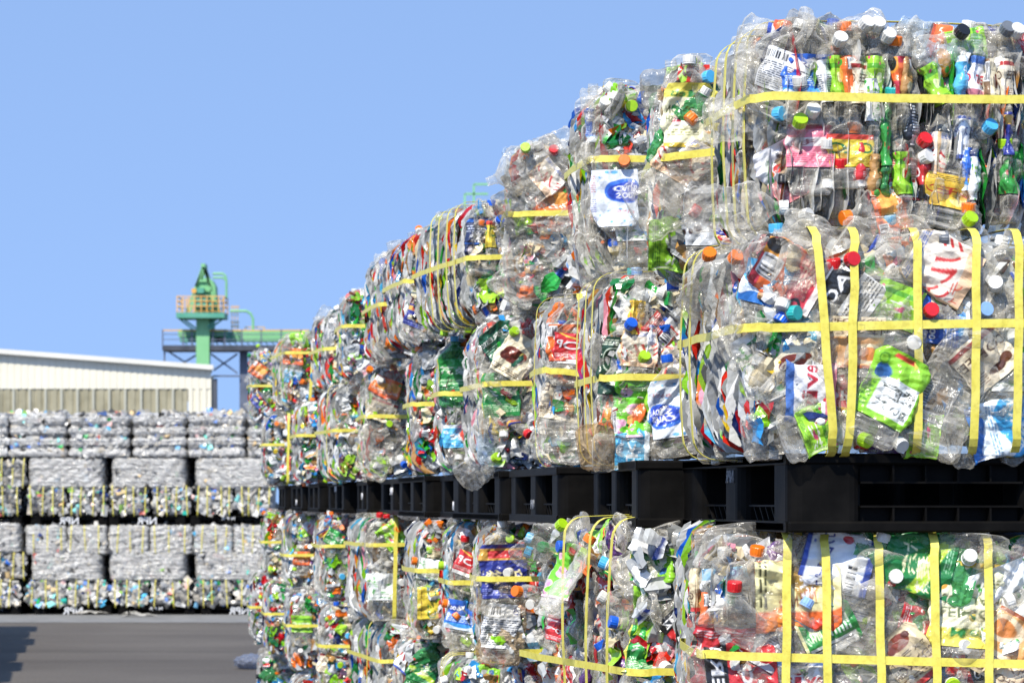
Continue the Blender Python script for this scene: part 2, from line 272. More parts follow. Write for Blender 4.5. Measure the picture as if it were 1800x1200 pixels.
# ------------------------------------------------------------------ crushed bottles
PROF = {'std': ([0, .012, .04, .68, .78, .86, .875, .89, .9, 1], [.0, .8, 1, 1, .8, .42, .2, .2, .2, .2]),
        'slim': ([0, .012, .04, .58, .72, .84, .865, .88, .9, 1], [.0, .82, 1, 1, .84, .45, .21, .21, .21, .21]),
        'big': ([0, .01, .03, .7, .8, .89, .905, .92, .93, 1], [.0, .85, 1, 1, .86, .36, .14, .14, .14, .14])}
class Body:
    def __init__(s, seed, L, D, flat, prof='std', amp=.006, bend=.0, calm=False):
        r = s.r = np.random.RandomState(seed)
        s.L, s.D, s.flat, s.amp = L, D, flat, amp
        s.pt, s.pr = PROF[prof]; s.pr = np.array(s.pr) * D / 2
        s.pr[6:] = .0125; s.pr[0] = 0
        n = 9
        s.dir = r.normal(size=(n, 3)); s.dir /= np.linalg.norm(s.dir, axis=1)[:, None]
        s.fr = np.geomspace(14, 75, n); s.ph = r.rand(n) * 9; s.am = (s.fr / 14) ** -.85
        s.bend = r.uniform(-.02, .02) + bend; s.kink = r.uniform(0, .008); s.kf = r.uniform(5, 11); s.kp = r.rand() * 6; s.tw = r.uniform(-2.2, 2.2)
        s.rib = r.choice([0, 0, .0012, .002]); 
        if calm: s.tw *= .25; s.kink *= .3; s.bend *= .4
        s.dent = (r.uniform(.2, .7), r.uniform(.4, 2.7), r.uniform(.1, .2))
    def at(s, t, th, off=0., hf=1.):
        R = np.interp(t, s.pt, s.pr); body = np.clip((.89 - t) / .2, 0, 1); body = body * body * (3 - 2 * body)
        base = np.clip(t / .06, 0.15, 1)
        k = s.flat * body * (1. - .25 * np.clip(1 - t / .1, 0, 1))
        a = R * (1 + .5 * k); b = np.maximum(R * (1 - .92 * k), np.minimum(R, .006))
        e = 1 - .25 * k
        c, sn = np.cos(th), np.sin(th)
        x = a * np.sign(c) * abs(c) ** e; y = b * np.sign(sn) * abs(sn) ** e; z = t * s.L
        nx, ny = c / np.maximum(a, .004), sn / np.maximum(b, .004); nn = np.sqrt(nx * nx + ny * ny) + 1e-9; nx, ny = nx / nn, ny / nn
        P3 = np.stack([x * 1.2, y * 1.6, z], -1); d = 0
        for i in range(len(s.fr)):
            q = (P3 @ s.dir[i]) * s.fr[i] + s.ph[i]; d = d + s.am[i] * (1 if i < 5 else hf) * (2 * abs((q % 1) - .5) - .5) * 2
        d = d * s.amp * .5 * body * base + s.rib * np.sin(z * 420) * body * np.clip((hf - .7) * 3.4, 0, 1)
        dd = np.exp(-(((t - s.dent[0]) / s.dent[2]) ** 2 + ((th - s.dent[1]) / .6) ** 2)); d = d - dd * .012 * body
        d = d + off
        x = x + nx * d; y = y + ny * d
        q = z * s.kf + s.kp; y = y + s.kink * (2 * abs(q % 1 - .5) - .5) * body + s.bend * np.sin(PI * t) * body
        an = s.tw * (z - s.L * .5) * body; ca, sa = np.cos(an), np.sin(an)
        return np.stack([x * ca - y * sa, x * sa + y * ca, z - s.L / 2], -1)
    def grid(s, ts, nth, off=0., hf=1.):
        th = np.linspace(0, 2 * PI, nth, endpoint=False)
        T, TH = np.meshgrid(ts, th, indexing='ij'); return s.at(T, TH, off, hf)
def grid_faces(nr, nc, wrap=True, o=0):
    i, j = np.meshgrid(np.arange(nr - 1), np.arange(nc if wrap else nc - 1), indexing='ij'); j2 = (j + 1) % nc
    return (np.stack([i * nc + j, i * nc + j2, (i + 1) * nc + j2, (i + 1) * nc + j], -1).reshape(-1, 4) + o).astype(np.int32)
def body_arrays(B, nth=26, nt=34, lab=None):
    ts = np.concatenate([[0, .012, .03], np.linspace(.05, .88, nt), [.885, .9, .902, .915, .917, .93, .945, .96, .975, 1.]])
    v = B.grid(ts, nth)
    if lab:                                                             # the sleeve squeezes the bottle a little
        k = (ts > lab[0]) & (ts < lab[1]); v[k] = B.grid(ts[k], nth, -.0028, .62)
    k = len(ts) - 10 + np.array([2, 3, 5, 7]); c = v.mean(1, keepdims=True)       # support ring and threads on the neck
    v[k] = c[k] + (v[k] - c[k]) * np.array([1.22, 1.22, 1.1, 1.1])[:, None, None]
    f = grid_faces(len(ts), nth); mi = np.zeros(len(f), int)
    return v.reshape(-1, 3), f, mi, (len(ts) - 10) * nth
def label_arrays(B, art, t0, t1, nu=None, nv=None, off=.0009):
    a = ARTS[art]; nu = nu or W_; nv = nv or H_
    ts = np.linspace(t0, t1, nv); v = B.grid(ts, nu * 2, off, .62)
    iu = (np.arange(nu * 2) % nu) * W_ // nu; iv = (nv - 1 - np.arange(nv)) * H_ // nv
    c = a[iv][:, iu]
    return v.reshape(-1, 3), grid_faces(nv, nu * 2), c.reshape(-1, 3)
def cap_arrays():
    n = 32; th = np.linspace(0, 2 * PI, n, endpoint=False); kn = np.where(np.arange(n) % 2 == 0, 1., .955)
    rings = [(.0135, -.0045, 0), (.0142, -.0045, 0), (.0142, -.0012, 0), (.0136, -.0006, 0), (.0148, 0, 1), (.0148, .0125, 1), (.0135, .0142, 0), (.0, .0142, 0)]
    v = np.concatenate([np.stack([r * (kn if k else 1) * np.cos(th), r * (kn if k else 1) * np.sin(th), np.full(n, z)], -1) for r, z, k in rings])
    return v, grid_faces(len(rings), n)
CAPV, CAPF = cap_arrays()
CAPMESH = {k: mk_mesh('cap', CAPV, CAPF, [m]) for k, m in CAPM.items()}
SIZES = {'500': (.208, .066, 'std'), 'slim': (.215, .062, 'slim'), '280': (.158, .064, 'std'), '900': (.25, .08, 'std'), '2l': (.3, .1, 'big')}
RB = random.Random(11)
BODY = {}
def get_body(size, seed, flat=None):
    k = (size, seed)
    if k not in BODY:
        L, D, pf = SIZES[size]; rr = random.Random(seed * 31 + len(size))
        BODY[k] = Body(seed, L, D, flat if flat is not None else (rr.uniform(.45, .72) if 20 <= seed < 40 else rr.uniform(.72, .95)), pf, rr.uniform(.005, .0085) * (1.25 if size == '2l' else 1) * (.8 if 20 <= seed < 40 else 1), calm=20 <= seed < 40)
    return BODY[k]
KITS = {}
def get_kit(size, seed, art, tint='clear', flat=None, t0=.3, t1=.68, neck=False):
    """the meshes of one kind of crushed bottle: (body, sleeve or None, length)"""
    k = (size, seed, art, tint, neck, t0)
    if k not in KITS:
        B = get_body(size, seed, flat); v, f, mi, nv = body_arrays(B, lab=(t0 - .01, t1 + .01) if art else None)
        mi = np.where(f[:, 0] >= nv, 1, 0) if neck else mi
        body = mk_mesh('bottle', v, f, [PETS[tint], MILK], mi)
        lab = None
        if art:
            lv, lf, lc = label_arrays(B, art, t0, t1); lab = mk_mesh('label', lv, lf, [PRINT], cols=lc)
        KITS[k] = (body, lab, B.L)
    return KITS[k]
JK = {}
def joined_kit(size, seed, art, tint, capc, neck):
    """the same bottle as one mesh, for bales far along the row"""
    k = (size, seed, art, tint, capc, neck)
    if k not in JK:
        B = get_body(size, seed); v, f, mi, nv = body_arrays(B, 18, 20, (.29, .69) if art else None); V, Fq, M, C = [v], [f], [np.where(f[:, 0] >= nv, 1, 0) if neck else mi], [np.ones((len(v), 3))]
        n = len(v)
        if art:
            lv, lf, lc = label_arrays(B, art, .3, .68, 30, 33, .0012); V.append(lv); Fq.append(lf + n); M.append(np.full(len(lf), 2)); C.append(lc); n += len(lv)
        if capc:
            V.append(CAPV + np.array([0, 0, B.L / 2 - .014])); Fq.append(CAPF + n); M.append(np.full(len(CAPF), 3)); C.append(np.ones((len(CAPV), 3)))
        JK[k] = mk_mesh('bottle', np.concatenate(V), np.concatenate(Fq), [PETS[tint], MILK, PRINT, CAPM[capc or 'white']], np.concatenate(M), np.concatenate(C))
    return JK[k]
ALL = [a for a in ART if a not in ('soda', 'fanta', 'lemon', 'evian', 'georgia')]
COMMON = ALL + ['greentea', 'lime', 'ooicha', 'greenpouch', 'nutri', 'redwhite', 'orange', 'whitegreen', 'whiteblue', 'aqua', 'sakura', 'milktea', 'lime', 'greentea', 'red', 'yellow']
def rnd_cap(R):
    return R.choices(['white', 'orange', 'lime', 'green', 'red', 'blue', 'sky', 'teal', 'black', 'yellow', 'cream', 'pale'], [46, 15, 9, 3, 6, 5, 6, 2, 4, 1, 3, 3])[0]
def rnd_spec(R):
    size = R.choices(['500', 'slim', '280', '900', '2l'], [40, 27, 28, 4, 1])[0]; seed = R.randrange(5)
    art = COMMON[(seed * 17 + len(size) * 7 + R.randrange(4) * 11 + (len(size) == 2) * 5) % len(COMMON)] if R.random() < .82 else None
    tint = R.choices(['clear', 'cool', 'green', 'grey', 'brown'], [72, 7, 6, 13, 2])[0] if art is None else R.choices(['clear', 'grey'], [4, 1])[0]
    return size, seed, art, tint, R.random() < .3
def frame(a, n, p):
    """a bottle whose long axis runs along a and whose flat side faces n"""
    a = Vector(a).normalized(); n = Vector(n); n = (n - a * n.dot(a)).normalized(); x = n.cross(a)
    return Matrix(((x.x, n.x, a.x, p[0]), (x.y, n.y, a.y, p[1]), (x.z, n.z, a.z, p[2]), (0, 0, 0, 1)))
def put_bottle(parent, spec, mtx, capc, far, flat=None, t0=.3, t1=.68):
    size, seed, art, tint, neck = spec
    if far: return obj('bottle', joined_kit(size, seed, art, tint, capc, neck), parent, mtx)
    body, lab, L = get_kit(size, seed, art, tint, flat, t0, t1, neck)
    o = obj('bottle', body, parent, mtx)
    if lab: obj('label', lab, o)
    if capc: obj('cap', CAPMESH[capc], o, Matrix.Translation((0, 0, L / 2 - .014)))
    return o

# ------------------------------------------------------------------ bales
class Shape:
    """rounded block; x to the right, y away from the viewer, z up; left front edge near the origin"""
    def __init__(s, W, D, H, r=.058, rz=.05): s.W, s.D, s.H, s.r, s.rz = W, D, H, r, rz
    def per(s, p):
        """p runs along the left side towards the front (negative), round the corner and along the front (positive)"""
        r = s.r; q = r * PI / 4
        if p < -q: return (0, r + (-p - q)), (-1, 0)
        if p > q: return (r + (p - q), 0), (0, -1)
        a = (p + q) / (2 * q) * PI / 2
        return (r - r * math.cos(a), r - r * math.sin(a)), (-math.cos(a), -math.sin(a))
    def point(s, p, z, depth=0):
        (x, y), (nx, ny) = s.per(p); rz = s.rz; k = 0; tz = 0
        for zz, sg in ((s.H - z, 1), (z, -1)):
            if zz < rz: t = min(1, (rz - zz) / rz); k = rz - rz * math.sqrt(max(0, 1 - t * t)); tz = sg * t * .9
        n = Vector((nx, ny, tz)).normalized()
        return Vector((x - nx * k, y - ny * k, z)) - n * depth, n
def rect_loop(a0, a1, b0, b1, r, n=5):
    pts = []
    for (cx, cy, s0) in ((a1 - r, b1 - r, 0), (a0 + r, b1 - r, 1), (a0 + r, b0 + r, 2), (a1 - r, b0 + r, 3)):
        for i in range(n + 1):
            t = (s0 + i / n) * PI / 2; pts.append((cx + r * math.cos(t), cy + r * math.sin(t), math.cos(t), math.sin(t)))
    return pts
def strap(parent, S, kind, pos, pos2=None, R=random, w=.0168, off=.014):
    """kind 'h': round the four sides at height pos; 'x': up the front at x=pos (pos2 at the foot); 'y': up the left side at y=pos"""
    pos2 = pos if pos2 is None else pos2; th = .0011; V = []; j = [R.uniform(-.003, .003) for _ in range(40)]
    if kind == 'h': lp = rect_loop(-off, S.W + off, -off, S.D + off, S.r)
    elif kind == 'x': lp = rect_loop(-off, S.D + off, -off * .6, S.H + off * .6, S.rz)
    else: lp = rect_loop(-off, S.W + off, -off * .6, S.H + off * .6, S.rz)
    d = []
    for i in range(len(lp)):                                            # extra points along the straight runs
        a, b = lp[i], lp[(i + 1) % len(lp)]; d.append(a)
        l = math.hypot(a[0] - b[0], a[1] - b[1])
        if l > .1:
            for k in range(1, 5):
                t = k / 5; bow = .007 * math.sin(PI * t) * (1 if kind != 'h' else .8)
                d.append((a[0] + (b[0] - a[0]) * t + a[2] * bow, a[1] + (b[1] - a[1]) * t + a[3] * bow, a[2], a[3]))
    n = len(d)
    for i, (a, b, na, nb) in enumerate(d):
        for o, sd in ((0, -1), (0, 1), (th, 1), (th, -1)):
            if kind == 'h':
                t = a / S.W; z = pos + (pos2 - pos) * t + j[i % 40] * .6
                V.append((a + na * o, b + nb * o, z + sd * w / 2))
            else:
                t = 1 - b / S.H; c = pos + (pos2 - pos) * t + j[i % 40] * .7 + sd * w / 2
                V.append((c, a + na * o, b + nb * o) if kind == 'x' else (a + na * o, c, b + nb * o))
    fs = []
    for i in range(n):
        for k in range(4):
            fs.append((i * 4 + k, i * 4 + (k + 1) % 4, ((i + 1) % n) * 4 + (k + 1) % 4, ((i + 1) % n) * 4 + k))
    return obj('strap', mk_mesh('strap', np.array(V), np.array(fs, np.int32), [STRAP]), parent)
PALETTE = [hx(c) for c in ('#d8dad8', '#c9cbc9', '#b4b6b4', '#e9e9e6', '#a9abab', '#f2f2f0', '#cfd2d2', '#bfc1bd', '#9fa19f', '#dfdfda', '#8b8d8b', '#3d3f3e', '#6a6b68',
           '#2fa83e', '#8fd01f', '#1c7a38', '#e0311f', '#c21a22', '#f0771a', '#e9c62f', '#1f5fc8', '#3a9ce0', '#16265e', '#e8d8b0', '#b98a4a', '#6b3a1c', '#f0a0b0', '#d8442e', '#a8d83a', '#58b8e0')]
BRIGHT = [0, 1, 2, 3, 5, 3, 6, 5, 9, 13, 14, 15, 28, 18, 17, 23, 23, 24, 4, 21]
def mass(parent, S, seed, n_scrap=120, left_edge=True, front_edge=False, px=.6, hidden=False):
    """what the bale is filled with: a creased core and the countless slivers of plastic between the bottles, as one mesh"""
    r = np.random.RandomState(seed); R = random.Random(seed)
    V, Fq, C = [], [], []
    ins = np.array([.078, .078, .032]); n = 14
    g = np.linspace(-1, 1, n + 1); n0 = 0
    dirs = r.normal(size=(7, 3)); fr = np.geomspace(9, 40, 7); ph = r.rand(7) * 7
    for ax, sg in ((0, -1), (0, 1), (1, -1), (1, 1), (2, -1), (2, 1)):
        A, B = np.meshgrid(g, g, indexing='ij'); p = np.zeros((n + 1, n + 1, 3)); p[..., ax] = sg; p[..., (ax + 1) % 3] = A; p[..., (ax + 2) % 3] = B
        l = (abs(p) ** 8).sum(-1) ** (1 / 8); p = p / l[..., None]
        p = p * (np.array([S.W, S.D, S.H]) / 2 - ins)
        d = sum((2 * abs(((p @ dirs[i]) * fr[i] + ph[i]) % 1 - .5) - .5) * (9 / fr[i]) ** .7 for i in range(7))
        nn = p / np.linalg.norm(p, axis=-1)[..., None]; p = p + nn * (d * .022)[..., None] + np.array([S.W, S.D, S.H]) / 2
        V.append(p.reshape(-1, 3)); f = grid_faces(n + 1, n + 1, False, n0); Fq.append(f if sg > 0 else f[:, ::-1])
        t = r.rand(n + 1, n + 1, 1); cc = (np.array(hx('#1a1a1a')) * (1 - t) + np.array(hx('#757573')) * t).reshape(-1, 3); pk = np.array(PALETTE)[r.randint(13, len(PALETTE), (n + 1) ** 2)] * .5; C.append(np.where(r.rand((n + 1) ** 2, 1) < .35, pk, cc)); n0 += (n + 1) ** 2
    edge_n = left_edge; extra = int(105 * min(1, px / .45) * (1 if left_edge else .35)) if not front_edge else 40
    for _ in range(0 if hidden else n_scrap + extra):
        side = _ < n_scrap * 3 * S.D / (3 * S.D + px) if edge_n else R.random() < .5
        edge = left_edge if side else front_edge
        p = -R.uniform(0, S.D - .03) if side else R.uniform(-.04, px)
        z = R.uniform(.015, S.H - .015); pt, nrm = S.point(p, z, R.uniform(-.006, .02) if edge else R.uniform(.012, .045))
        tang = Vector((0, 0, 1)).cross(nrm).normalized(); up = nrm.cross(tang)
        if edge: w, h, rz = R.uniform(.03, .045), R.uniform(.08, .26), R.gauss(0, .05); pt.z = min(max(pt.z, h * .52), S.H - h * .52)
        else: w, h, rz = R.uniform(.028, .062), R.uniform(.035, .09), R.uniform(-1.5, 1.5); pt.z = min(max(pt.z, h * .6), S.H - h * .6)
        a = up * math.cos(rz) + tang * math.sin(rz); b = tang * math.cos(rz) - up * math.sin(rz)
        if edge: b = (nrm * -1 + b * R.gauss(0, .13)).normalized()                       # sliver seen on its edge
        k, m = (8, 3) if edge else (6, 4); nn = a.cross(b); amp = R.uniform(.0015, .005) if edge else R.uniform(.005, .015); f1, f2, p1 = R.uniform(5, 14), R.uniform(3, 9), R.uniform(0, 6)
        off = w / 2 * (1 if edge else 0)
        c = PALETTE[R.randrange(len(PALETTE)) if R.random() < (.5 if edge else .2) else R.choice(BRIGHT) if not edge else R.randrange(10)]; c2 = PALETTE[R.randrange(len(PALETTE))]; dk = R.uniform(.5, .9) if edge else R.uniform(.55, .9); c = tuple(v * dk for v in c)
        for i in range(k + 1):
            for j in range(m + 1):
                x = (j / m - .5) * w * (1 - .25 * math.sin(i * 1.7 + p1)); y = (i / k - .5) * h
                q = amp * (math.sin(y * f1 * (5 if edge else 12) + p1) + abs(math.sin(x * f2 * 14 + p1 * 2 + y * 30)))
                V.append(np.array([pt + a * y + b * (x + off + (.05 * (abs(2 * y / h)) ** 2.5 * min(1, h / .12) if edge else 0)) + nn * q])[0][None, :]); C.append(np.array([c2 if (0 < i < 3 and _ % 3 == 0) else c]))
        Fq.append(grid_faces(k + 1, m + 1, False, n0)); n0 += (k + 1) * (m + 1)
    o = obj('crushed_plastic', mk_mesh('crushed_plastic', np.concatenate(V), np.concatenate(Fq), [SCRAP], cols=np.concatenate(C)), parent)
    o['kind'] = 'stuff'; return o
BALES = []
HERO = {'soda': 'bottle with a white and blue dotted soda label', 'coke': 'squashed cola bottle with a red label', 'greenpouch': 'lime green sleeve with a white lettered panel', 'fanta': 'bottle with an orange and cream label',
        'lemon': 'bottle with a pale yellow lemon label', 'espresso': 'bottle with a dark green coffee label', 'navygold': 'bottle with a navy and gold label', 'sakura': 'bottle with a lime label flecked with pink', 'navy': 'bottle with a navy label',
        'redwhite': 'bottle with a cream label lettered in red', 'fire': 'bottle with an orange, red and black label', 'georgia': 'bottle with a beige coffee label', 'greytin': 'bottle with a grey label'}
ROWLAB = {}
def world_of(px, Y, z=0): return Vector(((px - 900) / F * Y, Y, z))
def y_of(px, c): return c / (math.cos(PHI) * (px - 900) / F + math.sin(PHI))
def bale(xc, xf, Y, D, z0, z1, label, seed, W=.58, group='strapped bales of the near stack', show=.3, n_front=16, n_side=24, n_top=0, front='flat', side='edge', straps=(), far=False, heroes=(), density=1.):
    """xc, xf: photo columns of the near and the far lower left edge of the bale, Y its distance"""
    a = world_of(xc, Y); k = (xf - 900) / F
    # far left edge lies at distance D from the near one and on the sight line of column xf
    dy = D * .985
    for _ in range(20):
        yb = Y + dy; dx = k * yb - a.x; dy = math.sqrt(max(D * D - dx * dx, .01))
    yaw = math.atan2(-dx, dy)
    e = bpy.data.objects.new('plastic_bale', None); COL.objects.link(e); e.empty_display_size = .1
    e.location = (a.x, a.y, z0); e.rotation_euler = (0, 0, yaw)
    tag(e, label, 'bale', group)
    S = Shape(W, D, z1 - z0); H = S.H; R = random.Random(seed * 7 + 3)
    M = Matrix.Translation(e.location) @ Matrix.Rotation(yaw, 4, 'Z'); Mi = M.inverted()
    mass(e, S, seed, int((40 if side != 'edge' else 320 if far else 480) * density), side == 'edge', front == 'edge', show)
    for st in straps: strap(e, S, *st[:3], R=R, off=st[3] if len(st) > 3 else .014)
    count = 0
    for h in heroes:                                                    # bottles one can recognise, each at its own place on the front
        hp, hy, ang, art, size, capc, mode = h[:7]; tint = h[7] if len(h) > 7 else 'clear'; depth = h[8] if len(h) > 8 else (.004 if h[3] else .022)
        d = Mi.to_3x3() @ Vector(((hp - 900) / F, 1, (HZ - hy) / F)); o = Mi @ Vector((0, 0, EYE))
        t = -o.y / d.y; q = o + d * t
        if mode in 'fbc' and -.06 < q.x < .045: q.x = .045
        if q.x < 0: t = -o.x / d.x; q = o + d * t; p = -q.y; nn = S.per(p)[1]
        else: p = q.x
        z = min(max(q.z, .005), H + .03)
        n = Vector((0, -1, 0)) if p > -.02 else Vector((-1, 0, 0))
        r = max(0, S.r - q.x); inset = (S.r - math.sqrt(max(0, S.r ** 2 - r * r))) if q.x >= 0 else 0
        q = Vector((q.x, q.y + inset + (.018 if r > .01 else 0), q.z))
        if r > .01 and q.x > -.01: n = (n + Vector(S.per(q.x - .02)[1] + (0,))).normalized() if mode in 'fb' else n
        right = Vector((1, 0, 0)); ca, sa = math.cos(math.radians(ang)), math.sin(math.radians(ang))
        ax = right * ca + Vector((0, 0, 1)) * sa
        L = SIZES[size][0]; m2 = abs(sa) * L * .45 + .02
        if mode in 'fbe': q.z = min(max(q.z, min(m2, H / 2)), max(H + .01 - m2, H / 2))
        sd = (abs(hash((round(hp), round(hy)))) % 5)
        if mode == 'c': c0 = q - ax * (L / 2) + Vector((0, depth + .012, 0)); ax2 = (ax + Vector((0, -.25, 0))).normalized(); mt = frame(ax2, n, c0)     # placed by its cap
        elif mode == 'n': ax2 = (Vector((0, -1, 0)) * .85 + ax * .6).normalized(); mt = frame(ax2, ax, q - ax2 * (L / 2 - .016))                             # neck towards the viewer
        elif mode == 'e': mt = frame(ax, Vector((math.sin(math.radians(ang)), -.35, 0)), q + Vector((0, .032, 0)))                                      # seen on its narrow side
        else: mt = frame(ax, n + Vector((R.uniform(-.1, .1), 0, R.uniform(-.1, .1))), q + Vector((0, depth, 0)))
        bo = put_bottle(e, (size, 40 + sd if mode in 'fb' else (20 + sd if mode == 'e' else sd), art, tint, mode == 'w'), mt, capc, far, .86 if mode in 'fb' else None, *((.2, .76) if mode == 'b' else (.28, .68)))
        if art in HERO and mode in 'fb' and size != '280': bo['label'] = HERO[art]
        count += 1
    def scatter(n, lo, hi, mode, top=False):
        nonlocal count; done = []
        for i in range(n):
            best = None
            for _ in range(6):
                p, z = R.uniform(lo, hi), R.uniform(.03, H - .03)
                dm = min([((p - a) * 1.3) ** 2 + (z - b) ** 2 for a, b in done] or [9])
                if best is None or dm > best[0]: best = (dm, p, z)
            _, p, z = best; done.append((p, z))
            if top: z = H - R.uniform(.025, .05)
            sp = rnd_spec(R); sp = ('280', *sp[1:]) if top and sp[0] in ('2l', '900') else sp; L, Dm, _pf = SIZES[sp[0]]
            capc = rnd_cap(R) if R.random() < .62 else None
            pt, nr = S.point(p, min(z, H - .004), 0); tg = Vector((0, 0, 1)).cross(nr).normalized(); up = nr.cross(tg)
            if mode == 'edge':
                sp = (sp[0], 20 + sp[1] % 4, *sp[2:]) if show > .5 and p > 0 else sp
                zz = min(max(z, L * .42), H - L * .42) if L < H else H / 2
                pt, nr = S.point(p, zz, Dm * .76 + R.uniform(.004, .03) + (.015 if p > -.09 else 0)); up = Vector((0, 0, 1)); nr = Vector((nr.x, nr.y, 0)).normalized(); tg = up.cross(nr)
                sg = R.choice((1, -1)); ax = up * sg + tg * R.gauss(0, .13) + nr * R.gauss(0, .07)
                mt = frame(ax, tg + nr * R.gauss(0, .22), pt)
            else:
                if R.random() < .13 and not top:                         # neck pointing outwards
                    ax = nr + up * abs(R.uniform(-.5, .7)) * (1 if z > H / 2 else -1) + tg * R.uniform(-.6, .6); ax.normalize()
                    mt = frame(ax, up, pt - ax * (L / 2 - R.uniform(.012, .03))); capc = capc or rnd_cap(R)
                else:
                    an = R.choice((0, PI) if top else (PI / 2, -PI / 2, 0, PI)) + R.gauss(0, .3 if top else .45); ax = tg * math.cos(an) + up * math.sin(an)
                    dz = R.uniform(.018, .055) + Dm * .12 + max(0, .028 * (1 - max(0, p) / .1))
                    pz = Vector(pt) - nr * dz; m2 = abs(ax.z) * L * .46 + .012
                    if not top: pz.z = min(max(pz.z, m2), max(H - m2, m2 + .001))
                    mt = frame(ax + nr * R.gauss(0, .12), nr + tg * R.gauss(0, .2), pz)
            put_bottle(e, sp, mt, capc, far); count += 1
    scatter(int(n_side * density), -(D - .02), -.01 if side == 'edge' else -.03, side)
    scatter(int(n_front * density), .055 if side == 'edge' else -.03, show, front)
    if n_top: scatter(n_top, -D * .7, show, 'flat', True)
    BALES.append((e, count)); return e

# ------------------------------------------------------------------ the near stack
# heroes: (photo column, photo row, direction of the neck in degrees, design, size, cap, mode)
H_T1 = [(1424, 95, 90, 'blue', '500', None, 'f'), (1375, 98, 70, 'nutri', '500', 'white', 'f'), (1499, 82, 95, 'orange', 'slim', 'orange', 'e'), (1520, 45, 60, None, '500', 'white', 'n'), (1541, 47, 80, None, '500', 'white', 'n'),
 (1559, 66, 70, None, '500', 'white', 'n'), (1576, 60, 88, None, '500', 'orange', 'c'), (1600, 100, 92, 'cocoa', 'slim', None, 'e'), (1590, 133, 93, 'fire', '500', None, 'e'), (1651, 140, 120, 'lime', '500', None, 'e'), (1571, 150, 95, None, '500', 'teal', 'c'),
 (1699, 105, 88, 'skyblue', '500', None, 'e'), (1725, 108, 84, 'evian', '500', None, 'e'), (1714, 150, 85, None, '500', None, 'f', 'cool'), (1688, 60, 60, None, '500', 'black', 'n'), (1475, 73, 80, None, '500', 'white', 'n'), (1460, 138, 97, 'nutri', '500', None, 'e'),
 (1515, 143, 88, 'milktea', '500', None, 'e'), (1539, 172, 92, 'whitegreen', '500', None, 'e'), (1546, 130, 90, 'lime', 'slim', None, 'e'), (1481, 100, 95, 'lime', 'slim', None, 'e'), (1768, 55, 70, None, '500', 'grey', 'n'), (1785, 58, 70, None, '500', 'white', 'n'),
 (1752, 110, 92, 'beans', 'slim', None, 'e'), (1775, 130, 92, 'milktea', 'slim', None, 'e'), (1480, 40, 160, None, '500', None, 'f', 'grey'), (1400, 90, 30, None, '900', None, 'f'), (1405, 130, 100, None, '900', 'white', 'c'),
 (1371, 198, 0, None, '500', 'sky', 'n'), (1427, 198, 80, None, '500', 'white', 'n'), (1405, 217, 85, None, '500', 'lime', 'n'), (1426, 252, 90, 'pink', '500', None, 'f'), (1386, 295, 118, 'pinkwhite', '500', None, 'b'), (1504, 213, 88, None, '500', 'orange', 'c'),
 (1564, 250, 90, 'ooicha', 'slim', None, 'e', 'green'), (1496, 262, 90, 'yellow', '280', None, 'f'), (1478, 275, 92, None, '500', 'red', 'c'), (1522, 285, 92, 'red', 'slim', None, 'e'), (1546, 305, 88, 'cocoa', '500', None, 'e'), (1595, 300, 92, 'lime', '500', None, 'e'),
 (1622, 250, 60, None, '500', 'red', 'n'), (1624, 278, 30, None, '500', 'white', 'n'), (1634, 325, 88, 'zero', 'slim', None, 'e'), (1657, 266, 88, 'redwhite', '500', None, 'e'), (1700, 238, 88, 'whiteblue', 'slim', None, 'e'), (1711, 294, 88, 'blue', 'slim', None, 'e'),
 (1737, 226, 60, None, '500', 'sky', 'n'), (1769, 240, 95, None, '500', 'lime', 'c'), (1704, 353, 90, None, '900', 'orange', 'c'), (1702, 388, 60, None, '500', 'lime', 'n'), (1665, 371, 80, 'yellowjp', '280', None, 'f'), (1475, 385, 190, 'orange', '500', 'orange', 'c'),
 (1455, 336, 265, None, '500', 'white', 'c'), (1391, 364, 0, None, '500', 'white', 'c'), (1413, 381, 20, None, '500', 'white', 'n'), (1606, 381, 90, 'nutrired', '500', None, 'f'), (1564, 374, 95, None, '500', 'sky', 'c'), (1333, 324, 265, None, '500', 'black', 'c', 'brown'), (1338, 210, 90, 'beans', 'slim', None, 'e'),
 (1780, 232, 88, 'navygold', 'slim', None, 'e'), (1785, 300, 88, 'ooicha', '500', None, 'e'), (1720, 330, 90, 'whitegreen', 'slim', None, 'e'), (1456, 240, 91, None, 'slim', 'white', 'c'), (1610, 215, 90, 'fineprint', 'slim', None, 'e')]
